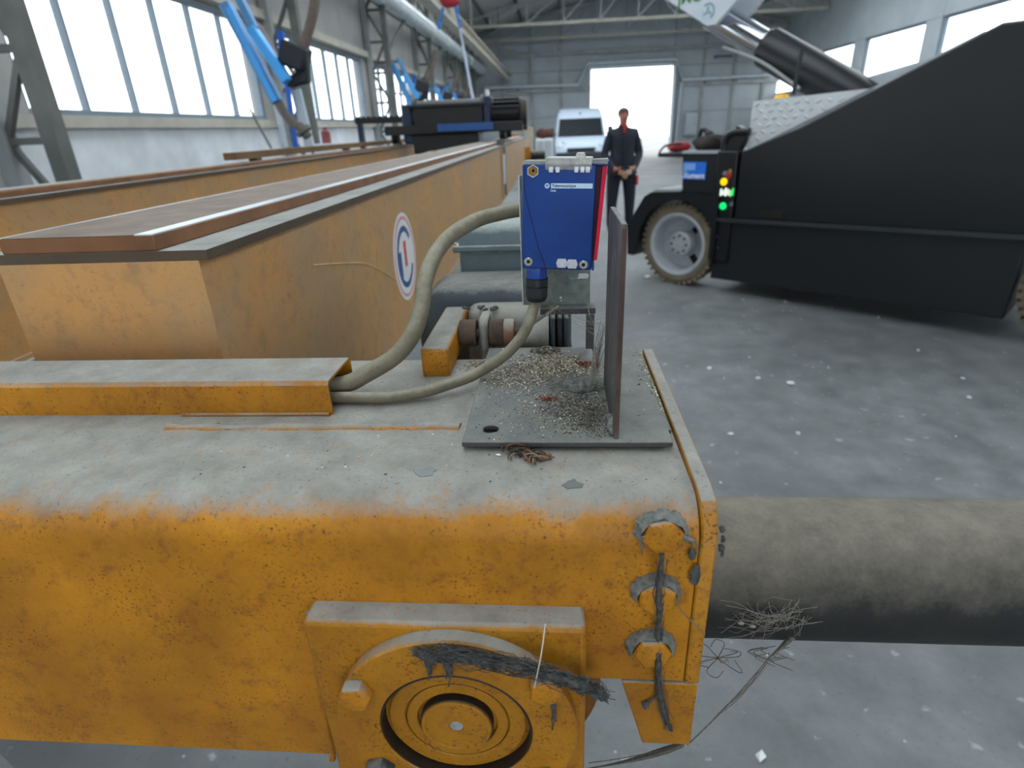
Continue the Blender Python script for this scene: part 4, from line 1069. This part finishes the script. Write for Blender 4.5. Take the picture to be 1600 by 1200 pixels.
for s in (-1, 1):
    for i in range(4):   # fingers closing over the other hand
        z = .94 - .017 * i; ln = (.030, .036, .034, .026)[i]
        MB().tube([(s * .095, -.228, z - .006), (s * .065, -.245, z - .010), (s * (.065 - ln * .8), -.243, z - .016), (s * (.065 - ln * 1.35), -.228, z - .020)], [.0105, .010, .0095, .008], 8, k=3).build('finger', skinm if s < 0 else glove, pe, smooth=60, local=True)
    MB().tube([(s * .105, -.215, .945), (s * .085, -.235, .967), (s * .06, -.24, .97)], [.012, .011, .009], 8, k=3).build('thumb', skinm if s < 0 else glove, pe, smooth=60, local=True)
    MB().sphere((s * .080, -.012, 1.655), .022, (.4, .8, 1.3), 8, 6).build('ear', skinm, pe, smooth=60, local=True)
    MB().sphere((s * .030, -.094, 1.672), .011, (1.2, .5, .8), 8, 6).build('eye', M['hole'], pe, smooth=60, local=True)
MB().sphere((.0, -.102, 1.650), .016, (.8, 1, 1.4), 8, 6).build('nose', skinm, pe, smooth=60, local=True)
MB().sphere((0, -.092, 1.614), .022, (1.1, .5, .3), 8, 6).build('mouth', plain('lips', '8a4f48', .6), pe, smooth=60, local=True)
MB().sphere((0, .012, 1.700), .088, (.97, 1.10, .80), 16, 10).build('hair', plain('short_hair', '4a3b34', .9, 0, .2, 60), pe, smooth=60, local=True)
MB().lathe([(.068, 0), (.074, .0), (.068, .05), (.062, .05)], (0, .004, 1.487), (0, -.12, 1), 24, closed=True).build('collar', navy, pe, smooth=50, local=True)
MB().prism([(-.034, 1.535), (.034, 1.535), (.012, 1.43), (-.008, 1.43)], 'y', -.108, -.070).build('red_shirt', plain('red_shirt', 'a02a30', .8), pe, local=True)
MB().lathe([(.222, 0), (.228, .02), (.215, .12), (.195, .12)], (0, 0, .86), (0, 0, 1), 28, closed=True).build('jacket_hem', navy, pe, smooth=50, local=True)
MB().box((.20, -.10, .70), (.238, .02, .84)).build('red_pocket', plain('red_patch', 'b03428', .8), pe, bevel=.01, local=True)
MB().box((-.006, -.160, .98), (.006, -.128, 1.42)).build('zip', M['black'], pe, local=True)
gv = MB().sphere((px_ + .03, py_ - .24, .865), .05, (1.0, .5, 1.1), 10, 8).jitter(.012, 30, 2).build('work_glove', plain('glove_tan', '9a7f5f', .9), None, smooth=60)
tag(gv, 'tan work glove held in the hands of the person in navy', 'glove')

# ================================================================== fume extraction arms by the windows
lb = plain('arm_blue', '3f9fe8', .35, .1, .12, 3); db = plain('arm_deep_blue', '1f62c4', .4, .1, .12, 3); mb_ = plain('arm_mid_blue', '4d86b8', .4, .1, .12, 3)
ghose = plain('grey_hose', '625d58', .8, 0, .2, 30); ablk = plain('arm_black', '181c24', .6)
FA = 6.8
org = ony(372, 0, FA)
fa = thing('fume_arm', 'nearest bright blue articulated fume extraction arm hanging by the windows', 'extraction arm', org, None, 'blue fume extraction arms along the window wall')
def fp(x, y, d=0): return ony(x, y, FA + d) if True else None
MB().bar(fp(352, 5), fp(434, 160), .12, .11).build('lower_arm', mb_, fa, bevel=.012)
MB().bar(fp(368, -14, -.1), fp(398, 46, -.1), .09, .08).build('upper_sleeve', mb_, fa, bevel=.01)
MB().bar(fp(393, 44, -.1), fp(450, 128, -.1), .125, .10).build('upper_arm', lb, fa, bevel=.012)
MB().bar(fp(357, 12, -.06), fp(430, 158, -.06), .03, .06).build('arm_edge', lb, fa)
MB().tube([fp(404, 38, .02), fp(432, 85, .02), fp(458, 134, .02)], .022, 10).build('gas_strut', plain('strut_brown', '8d776b', .6), fa, smooth=60)
MB().tube([fp(432, 156), fp(444, 176), fp(458, 192), fp(470, 200)], .05, 14, k=6).build('lower_hose', ghose, fa, smooth=60)
MB().tube([fp(466, 196), fp(474, 204), fp(482, 214)], [.055, .09, .05], 16, k=6).build('hood', ghose, fa, smooth=60)
MB().tube([fp(494, -40), fp(492, 0), fp(486, 34), fp(473, 76)], .05, 14, k=6).build('supply_hose', plain('hose_brown', '6b5f57', .8, 0, .2, 30), fa, smooth=60)
MB().bar(fp(441, 80), fp(481, 96), .22, .24).build('joint_block', ablk, fa, bevel=.03)
MB().bar(fp(472, 84), fp(474, 130), .14, .11).build('joint_link', ablk, fa, bevel=.02)
MB().bar(fp(450, 130), fp(480, 120), .13, .12).build('joint_block', ablk, fa, bevel=.03)
MB().bar(fp(438, 48, .3), fp(441, 80, .3), .07, .03).build('wall_post', db, fa)
MB().bar(fp(448, 128, .3), fp(463, 232, .3), .05, .03).build('wall_post', db, fa)
MB().bar(fp(432, 165, .35), fp(446, 230, .35), .06, .03).build('pale_post', M['pipe_white'], fa)
MB().bar(fp(462, 140, .35), fp(486, 236, .35), .11, .04).build('pale_post', M['pipe_white'], fa)
MB().bar(fp(390, 170, .2), fp(424, 232, .2), .02, .02).build('stay', M['steel_dark'], fa)
for n, (x, y, Y, l) in enumerate(((622, 96, 14.6, 'second blue fume extraction arm, in front of the far lattice column'), (672, 122, 19.5, 'third blue fume extraction arm, just left of the hoist trolley'), (700, 132, 24.0, 'farthest blue fume extraction arm, above the hoist trolley'))):
    w = dup(fa, Matrix.Translation(ony(x, y, Y)), l)
    MB().bar(ony(x, y, Y) + Vector((0, .02, 0)), Vector((XL + .02, Y + .02, ony(x, y, Y).z)), .05, .05).build('mount_bar', M['steel_dark'], w)

# ================================================================== things hanging from the roof
hk = thing('hanging_hoist', 'red hook block with blue chains hanging high under the roof', 'hoist', ony(700, 0, 11))
a, b = ony(703, -8, 11), ony(703, 9, 11)
MB().sphere((a + b) / 2, .14, (1.2, .7, .8), 14, 10).build('hook_block', plain('hook_red', '9a1f2c', .45), hk, smooth=60)
chb = plain('chain_blue', '2f6db0', .45)
for pts in (((692, 12), (690, 24), (687, 34), (686, 46)), ((712, 4), (714, 20), (717, 34), (719, 44))):
    for q, w in zip(pts[:-1], pts[1:]):
        MB().bar(ony(*q, 11), ony(*w, 11), .06, .05).build('chain_link', chb, hk, bevel=.015)
MB().prism([(ony(700, 10, 11).x, ony(700, 10, 11).z), (ony(709, 10, 11).x, ony(709, 10, 11).z), (ony(718, 46, 11).x, ony(718, 46, 11).z)], 'y', 10.97, 11.03).build('sling', M['pale_steel'], hk)
MB().tube([ony(718, 44, 11), ony(724, 75, 10.2), ony(738, 150, 7), ony(752, 205, 4.9)], .018, 8, k=6).build('pendant_cable', plain('pendant_grey', '6f7d90', .6), hk, smooth=60)
MB().bar(a, Vector((a.x, 11, roof_z(a.x) - .1)), .05, .05).build('hanger', M['steel_dark'], hk)
# small things standing along the left wall
tk = thing('red_canister', 'small dark red canister on the ledge under the windows', 'canister', ony(511, 222, 8.2))
p = ony(511, 224, 8.2); 
MB().lathe([(0, 0), (.06, 0), (.06, .14), (.03, .17), (.03, .2), (0, .2)], p, (0, 0, 1), 18).build('body', plain('canister_red', '7a3a3c', .6), tk, smooth=40)
MB().lathe([(0, 0), (.035, 0), (.035, .03), (0, .03)], p + Vector((0, 0, .2)), (0, 0, 1), 14).build('cap', M['pipe_white'], tk, smooth=40)
MB().box((p.x - .15, p.y - .12, 0), (p.x + .15, p.y + .12, p.z - .001)).build('stand', M['masonry'], tk)
# ================================================================== dirt, dust and cobwebs
def crumb(mb, p, r):
    M3 = Matrix.Rotation(rnd.uniform(0, 6.28), 3, 'Z') @ Matrix.Rotation(rnd.uniform(-.6, .6), 3, 'X')
    e = [Vector((1, 0, 0)), Vector((0, 1, 0)), Vector((-1, 0, 0)), Vector((0, -1, 0)), Vector((0, 0, .7)), Vector((0, 0, -.7))]
    s = Vector((rnd.uniform(.6, 1.7), rnd.uniform(.6, 1.1), rnd.uniform(.5, 1)))
    mb.add([Vector(p) + M3 @ Vector((v.x * s.x * r, v.y * s.y * r, v.z * s.z * r)) for v in e], [(0, 1, 4), (1, 2, 4), (2, 3, 4), (3, 0, 4), (1, 0, 5), (2, 1, 5), (3, 2, 5), (0, 3, 5)])
def blob(n, cx, cy, sx, sy, r0, r1, hgt=.0, ang=0, z=PZ1, lo=-.062):
    mb = MB()
    for _ in range(n):
        a, b = rnd.gauss(0, 1), rnd.gauss(0, 1)
        x, y = onz(cx, cy, z).x, onz(cx, cy, z).y
        dx, dy = a * sx, b * sy
        X, Y = x + dx * cos(ang) - dy * sin(ang), y + dx * sin(ang) + dy * cos(ang)
        if not (lo < X < (.0372 if lo > -.07 else -.068) and .340 < Y < .519): continue
        r = rnd.uniform(r0, r1)
        crumb(mb, (X, Y, z + r * .4 + rnd.random() * hgt * math.exp(-(a * a + b * b) / 2)), r)
    return mb
def merge(*ms):
    o = MB()
    for m in ms: o.add(m.v, m.f)
    return o
ch_ = merge(blob(4200, 868, 572, .019, .014, .0005, .001, .004), blob(1400, 800, 590, .022, .014, .0005, .0009, .002), blob(900, 880, 640, .024, .026, .0004, .0008), blob(500, 752, 572, .008, .008, .0004, .0009, .002, 0, TOP, -.094), blob(160, 820, 660, .03, .05, .0004, .0009))
o = ch_.build('chaff', M['seed'], None, fix=False); tag(o, 'pale chaff and seed husks heaped on the steel base plate', None, kind='stuff')
rf_ = merge(blob(260, 915, 572, .009, .004, .0006, .0012, .004), blob(240, 938, 558, .003, .014, .0006, .0012, .005), blob(60, 860, 624, .005, .002, .0006, .0014, .002))
o = rf_.build('rust_flakes', M['seed_rust'], None, fix=False); tag(o, 'red-brown rust flakes gathered at the foot of the upright bar', None, kind='stuff')
dk = merge(blob(1300, 905, 640, .015, .016, .0004, .0009, .003), blob(260, 855, 548, .006, .004, .0006, .002, .003), blob(500, 925, 660, .008, .014, .0004, .0008, .002))
o = dk.build('crumbs', M['seed_dark'], None, fix=False); tag(o, 'dark crumbs and dirt scattered in front of the upright bar', None, kind='stuff')
mb = MB()
for _ in range(420):
    X, Y = rnd.uniform(-.32, .078), rnd.uniform(.30, .515)
    on_plate = -.065 < X < .076 and Y > .338
    r = rnd.uniform(.0003, .0009)
    if rnd.random() < .04: r *= 1.8
    crumb(mb, (X, Y, (PZ1 if on_plate else TOP) + r * .3), r)
for _ in range(260):    # husks along the right joint
    t = rnd.random(); q = onz(995 + 50 * t + rnd.gauss(0, 6), 550 + 95 * t, PZ1)
    crumb(mb, (min(q.x, .077), q.y, PZ1 + .0003), rnd.uniform(.0004, .0011))
o = mb.build('grit', M['seed'], None, fix=False); tag(o, 'loose grit strewn over the dusty carriage top', None, kind='stuff')
mb = MB()
for _ in range(200):
    X, Y = rnd.uniform(.2, 6), rnd.uniform(.35, 8)
    crumb(mb, (X, Y, .004), rnd.uniform(.003, .014))
o = mb.build('floor_litter', seed_mat('litter', [(0, hexc('d5d9da')), (.5, hexc('b9bdbe')), (.8, hexc('8a8f90'))]), None, fix=False); tag(o, 'white crumbs of litter strewn over the concrete', None, kind='stuff')
for px, py, r, l in ((1235, 601, .022, 'larger of the white pebbles on the concrete, right of the carriage'), (1184, 592, .014, 'smaller white pebble lying on the concrete left of the larger one'), (1012, 434, .028, 'pale scrap on the concrete beside the crane tyre'), (1108, 577, .015, 'grey pebble on the concrete behind the carriage end')):
    p = onz(px, py, 0)
    b = MB().sphere((p.x, p.y, r * .5), r, (1.2, .9, .6), 9, 6).jitter(r * .25, 40, px).build('pebble', plain('pebble_%d' % px, 'd8dcde', .8), None, smooth=60)
    tag(b, l, 'pebble')

# fluffy dust rope lying over the flange
def strands(mb, path, n, spread, r, wob=.003, k=3, droop=0):
    P = catmull(path, 4)
    for _ in range(n):
        i0 = rnd.randrange(0, max(1, len(P) - 5)); i1 = min(len(P) - 1, i0 + rnd.randrange(4, 16))
        off = Vector((rnd.gauss(0, spread), rnd.gauss(0, spread * .6), rnd.gauss(0, spread)))
        pts = [P[i] + off + Vector((rnd.gauss(0, wob), rnd.gauss(0, wob * .6), rnd.gauss(0, wob) - droop * rnd.random())) for i in range(i0, i1 + 1, 2)]
        if len(pts) >= 2: mb.tube(pts, r * rnd.uniform(.6, 1.4), 4, k if len(pts) > 2 else 0)
rope = [ony(x, y, Y) for x, y, Y in ((648, 1018, .243), (675, 1026, .240), (700, 1022, .240), (735, 1028, .2395), (780, 1036, .239), (830, 1045, .2385), (870, 1058, .2385), (905, 1068, .241), (925, 1078, .248), (944, 1088, .252))]
mb = MB()
P = catmull(rope, 8)
mb.tube(P, [(.0010 + .0019 * abs(sin(i * .31)) * rnd.random() + .0010 * rnd.random()) * (1.5 if i > len(P) * .66 else 1.1 if i < 10 else 1) for i in range(len(P))], 9)
mb.jitter(.0014, 420, 1)
strands(mb, rope, 380, .0021, .00022, .0019)
for x, y0, y1 in ((668, 1035, 1062), (700, 1030, 1072), (696, 1035, 1060), (862, 1090, 1140)):
    mb.tube([ony(x, y0, .240), ony(x + 4, (y0 + y1) / 2, .2435), ony(x + 1, y1, .2445)], [.0022, .0014, .0006], 6, k=4)
o = mb.build('dust_rope', M['fluff'], None, smooth=60, fix=False); tag(o, 'dark fluffy rope of dust draped over the bearing flange', None, kind='stuff')
# dust strand hanging down across the three bolts
mb = MB()
vs_ = [ony(x, y, Y) for x, y, Y in ((1034, 866, .262), (1031, 905, .2635), (1029, 930, .2615), (1030, 960, .2620), (1028, 1000, .2655), (1028, 1040, .2620), (1030, 1075, .2675), (1034, 1100, .2685), (1043, 1130, .2690), (1049, 1142, .2692))]
P = catmull(vs_, 6)
mb.tube(P, [.0011 + .0007 * rnd.random() if i < len(P) * .85 else .0011 for i in range(len(P))], 7)
mb.tube([ony(1028, 1085, .2685), ony(1015, 1097, .2690), ony(1006, 1103, .2692)], [.0008, .0012, .0026], 6, k=4)
mb.jitter(.0004, 600, 2)
strands(mb, vs_, 90, .0010, .00018, .0012)
o = mb.build('dust_strand', M['fluff'], None, smooth=60, fix=False); tag(o, 'dark vertical strand of dust hanging across the three bolt heads', None, kind='stuff')
# dust hoods and webs on the bolts
mb = MB()
for (px, py) in ((1037, 843), (1028, 941), (1020, 1026)):
    p = ony(px, py, .2625)
    n = 36
    inner = []; mid = []; outer = []
    for i in range(n + 1):
        t = radians(-12 + 204 * i / n); w = 1 + .05 * rnd.uniform(-1, 1)
        inner.append(Vector((p.x + .0121 * cos(t), .2636 + rnd.uniform(0, .0006), p.z + .0121 * sin(t))))
        mid.append(Vector((p.x + .0138 * cos(t) * w, .2660 + rnd.uniform(0, .001), p.z + .0136 * sin(t) * w)))
        outer.append(Vector((p.x + .0158 * cos(t) * w, .2716, p.z + .0150 * sin(t) * w - .001)))
    mb.loft([inner, mid, outer], False, 0, False)
p = ony(1037, 843, .2625)
for x, y in ((1003, 868), (1082, 872), (1090, 866), (1078, 850), (1006, 858)):
    mb.tube([p + Vector((.011 * (1 if x > 1037 else -1), 0, .002)), ony(x, (843 + y) / 2 - 6, .266), ony(x, y, .2700)], [.0009, .0007, .0003], 5, k=4)
p = ony(1028, 941, .2625)
for x, y in ((1095, 985), (1100, 990)): mb.tube([p + Vector((.009, 0, .004)), ony(1065, 955, .267), ony(x, y, .2695)], .0003, 4, k=4)
mb.jitter(.0012, 190, 3)
o = mb.build('dust_hood', M['dust_mid'], None, smooth=60, fix=False); tag(o, 'grey webs of dust hooding the three bolt heads beside the end plate', None, kind='stuff')
mb = MB()
for x, y, r in ((1087, 897, .0035), (1085, 905, .003), (1082, 866, .003), (1088, 888, .002)): mb.sphere(ony(x, y, .2692), r, (.9, .5, 1.3), 8, 6)
for x, y, r in ((1124, 828, .0022), (1126, 842, .002), (1122, 856, .0024), (1125, 866, .0015)): mb.sphere(ony(x, y, .275) + Vector((.0015, 0, 0)), r, (.8, .8, 1.2), 7, 5)
mb.jitter(.001, 300, 9)
o = mb.build('dust_lump', M['fluff'], None, smooth=60); tag(o, 'small dark lumps of dust caught in the joint of the end plate', None, kind='stuff')
# felted nest and web by the upright bar
mb = MB()
c = onz(905, 606, PZ1)
mb.sphere((c.x, c.y, PZ1 + .002), .015, (1.0, .8, .30), 18, 8); mb.jitter(.005, 150, 4)
for _ in range(160):
    a = rnd.uniform(0, 6.28); q = Vector((c.x + rnd.gauss(0, .010), c.y + rnd.gauss(0, .010), PZ1 + .001 + abs(rnd.gauss(0, .003))))
    mb.tube([q, q + Vector((cos(a) * .006, sin(a) * .006, rnd.uniform(-.001, .003))), q + Vector((cos(a + .5) * .012, sin(a + .5) * .011, 0))], .00018, 4, k=3)
o = mb.build('dust_nest', M['dust_mid'], None, smooth=60, fix=False); tag(o, 'grey felted nest of dust lying against the upright bar', None, kind='stuff')
mb = MB()
def thread(*pts, r=.00025, k=5): mb.tube([Vector(p) for p in pts], r, 4, k if len(pts) > 2 else 0)
q0 = onz(925, 606, PZ1 + .003)
for i in range(16):
    e = ony(942 + rnd.uniform(-5, 3), 520 + rnd.uniform(-25, 25), .435)
    thread(q0 + Vector((rnd.gauss(0, .003), rnd.gauss(0, .003), 0)), q0.lerp(e, .5) + Vector((-.002 + rnd.gauss(0, .0012), 0, -.001)), e, r=rnd.uniform(.00012, .0004))
for i in range(10):
    a = ony(905 + rnd.uniform(-40, 15), 488 + rnd.uniform(-4, 4), .484); e = ony(946, 512 + rnd.uniform(-18, 25), .434)
    thread(a, a.lerp(e, .5) + Vector((0, 0, -.003 - .003 * rnd.random())), e, r=.00012)
thread(ony(872, 478, .482), ony(862, 484, .478), ony(852, 493, .474), r=.0013)
for i in range(14):
    b_ = ony(862, 484, .478); d_ = Vector((rnd.gauss(0, .005), rnd.gauss(0, .004), rnd.gauss(0, .004)))
    thread(b_ - d_, b_ + d_ * .3 + Vector((0, 0, .001)), b_ + d_, r=.0002)
thread(ony(918, 474, .482), ony(920, 486, .482), ony(921, 494, .482), r=.0007)
o = mb.build('cobweb', M['web'], None, smooth=60, fix=False); tag(o, 'pale cobweb strung between the bracket shelf and the upright bar', None, kind='stuff')
# insect husk and straw under the front edge of the plate
mb = MB()
c0, c1 = onz(790, 704, TOP + .002), onz(835, 716, TOP + .001)
for i in range(60):
    q = c0.lerp(c1, rnd.random()) + Vector((rnd.gauss(0, .003), rnd.gauss(0, .0025), abs(rnd.gauss(0, .0015)))); a = rnd.gauss(-.6, .6)
    mb.tube([q, q + Vector((cos(a) * .006, sin(a) * .004, rnd.uniform(0, .003))), q + Vector((cos(a) * .012, sin(a) * .009, 0))], rnd.uniform(.0002, .0006), 4, k=3)
o = mb.build('straw_tangle', seed_mat('straw', [(0, hexc('3a332b')), (.4, hexc('6a4a36')), (.7, hexc('8a8070'))]), None, fix=False); tag(o, 'tangle of brown straw and husks under the front edge of the base plate', None, kind='stuff')
k = onz(848, 715, TOP + .002)
o = MB().tube([k + Vector((-.012, -.001, 0)), k, k + Vector((.006, .001, .0005))], [.0010, .0022, .0018], 8).build('insect_husk', plain('husk_brown', '7a5a3a', .6), None, smooth=60); tag(o, 'small brown husk lying in front of the base plate edge', 'husk')
# threads hanging right of the carriage
mb = MB()
w0, w1 = ony(1074, 1164, .275), ony(1252, 980, .36)
def sag(a, b, s, n=8, r=.0003, rr=None):
    pts = [a.lerp(b, i / n) + Vector((0, 0, -s * 4 * (i / n) * (1 - i / n))) for i in range(n + 1)]
    mb.tube(pts, rr or r, 5)
sag(w0, ony(1200, 1030, .33), .004, r=.00045); sag(ony(1200, 1030, .33), w1, .001, 8, rr=[.0007, .0009, .0012, .0015, .0020, .0024, .0030, .0036, .0044])
for i in range(7): sag(w0.lerp(w1, rnd.uniform(0, .35)), w0.lerp(w1, rnd.uniform(.55, .95)), rnd.uniform(.003, .012), r=.00016)
sag(ony(1066, 1163, .275), ony(905, 1202, .30), .004, 8, rr=[.0020, .0026, .0024, .0019, .0013, .0009, .0006, .0005, .0004])
sag(ony(1060, 1165, .275), ony(920, 1192, .29), .002, r=.0003)
o = mb.build('cobweb', M['web_dark'], None, smooth=60, fix=False); tag(o, 'long dusty cobweb thread slung from the lug up to the buffer tube', None, kind='stuff')
mb = MB()
cc = ony(1122, 1028, .32)
for i in range(9):
    a = 2 * pi * i / 9 + rnd.uniform(-.3, .3); l = rnd.uniform(.012, .022)
    mb.tube([cc, cc + Vector((cos(a) * l, rnd.gauss(0, .002), sin(a) * l * .8)), cc + Vector((cos(a + .35) * l * 1.1, rnd.gauss(0, .003), sin(a + .35) * l)), cc + Vector((cos(a + .7) * l * .7, 0, sin(a + .7) * l * .7))], .00028, 4, k=4)
mb.sphere(cc, .0012, (1, 1, 1), 6, 5)
for i in range(8):
    b_ = ony(1215 + rnd.uniform(-25, 25), 1015 + rnd.uniform(-8, 14), .34)
    mb.tube([b_, b_ + Vector((-.01, .001, -.006)), b_ + Vector((.006, 0, -.014))], .00025, 4, k=4)
o = mb.build('dead_crane_fly', M['rust'], None, smooth=60, fix=False); tag(o, 'dead long-legged insect hanging in the web under the buffer tube', None, kind='stuff')
mb = MB()
for i in range(56):
    a = ony(rnd.uniform(1120, 1262), rnd.uniform(935, 1000), .343); b_ = ony(1215 + rnd.gauss(0, 30), 962 + rnd.gauss(0, 8), .340)
    mb.tube([a, a.lerp(b_, .35) + Vector((0, -.002, rnd.gauss(0, .005))), a.lerp(b_, .7) + Vector((rnd.gauss(0, .003), -.003, rnd.gauss(0, .004))), b_], rnd.uniform(.00008, .00022), 4, k=4)
for x, y in ((1158, 974), (1176, 979)): mb.sphere(ony(x, y, .338), .0017, (1.6, .8, .8), 6, 5)
o = mb.build('cobweb', M['web'], None, smooth=60, fix=False); tag(o, 'ragged pale cobweb with white specks clinging under the dark buffer tube', None, kind='stuff')
mb = MB()
mb.tube([ony(852, 975, .252), ony(846, 1020, .236), ony(838, 1060, .236), ony(832, 1090, .240)], .0004, 5, k=5)
o = mb.build('web_thread', plain('pale_web', 'c4c0b6', .9), None, smooth=60, fix=False); tag(o, 'single pale web thread hanging in front of the bearing flange', None, kind='stuff')
mb = MB()
mb.tube([onx(490, 414, -.3442), onx(540, 411, -.3442), onx(575, 413, -.3442), onx(618, 436, -.3442)], .0010, 5, k=5)  # scratch in the web plate paint, shaped as a thin strand
o = mb.build('web_thread', plain('pale_scratch', 'd9b98a', .9), None, smooth=60, fix=False); tag(o, 'pale scratch across the girder web left of the round sticker', None, kind='stuff')
# flakes of paint and scraps on the carriage top
def flake(px, py, r, mat, label, th=.0006):
    p = onz(px, py, TOP)
    mb = MB().prism([(p.x + r * (1 + .35 * sin(i * 2.1 + px)) * cos(2 * pi * i / 9) * 1.3, p.y + r * (1 + .3 * cos(i * 3.3)) * sin(2 * pi * i / 9)) for i in range(9)], 'z', TOP - .0002, TOP + th)
    tag(mb.build('paint_flake', mat, None), label, 'flake')
pf = plain('flake_grey', '838785', .95); pf2 = plain('flake_dark', '6c6e6d', .9)
flake(665, 738, .0055, pf, 'bare grey square patch flaked in the dust near the front edge')
flake(895, 757, .0045, pf2, 'dark ragged flake in the dust at the rounded front edge')
flake(362, 668, .0045, pf2, 'dark chip lying on the dusty top below the cable channel')
flake(455, 668, .0035, pf, 'small bluish chip lying on the dusty top below the end of the cable channel')
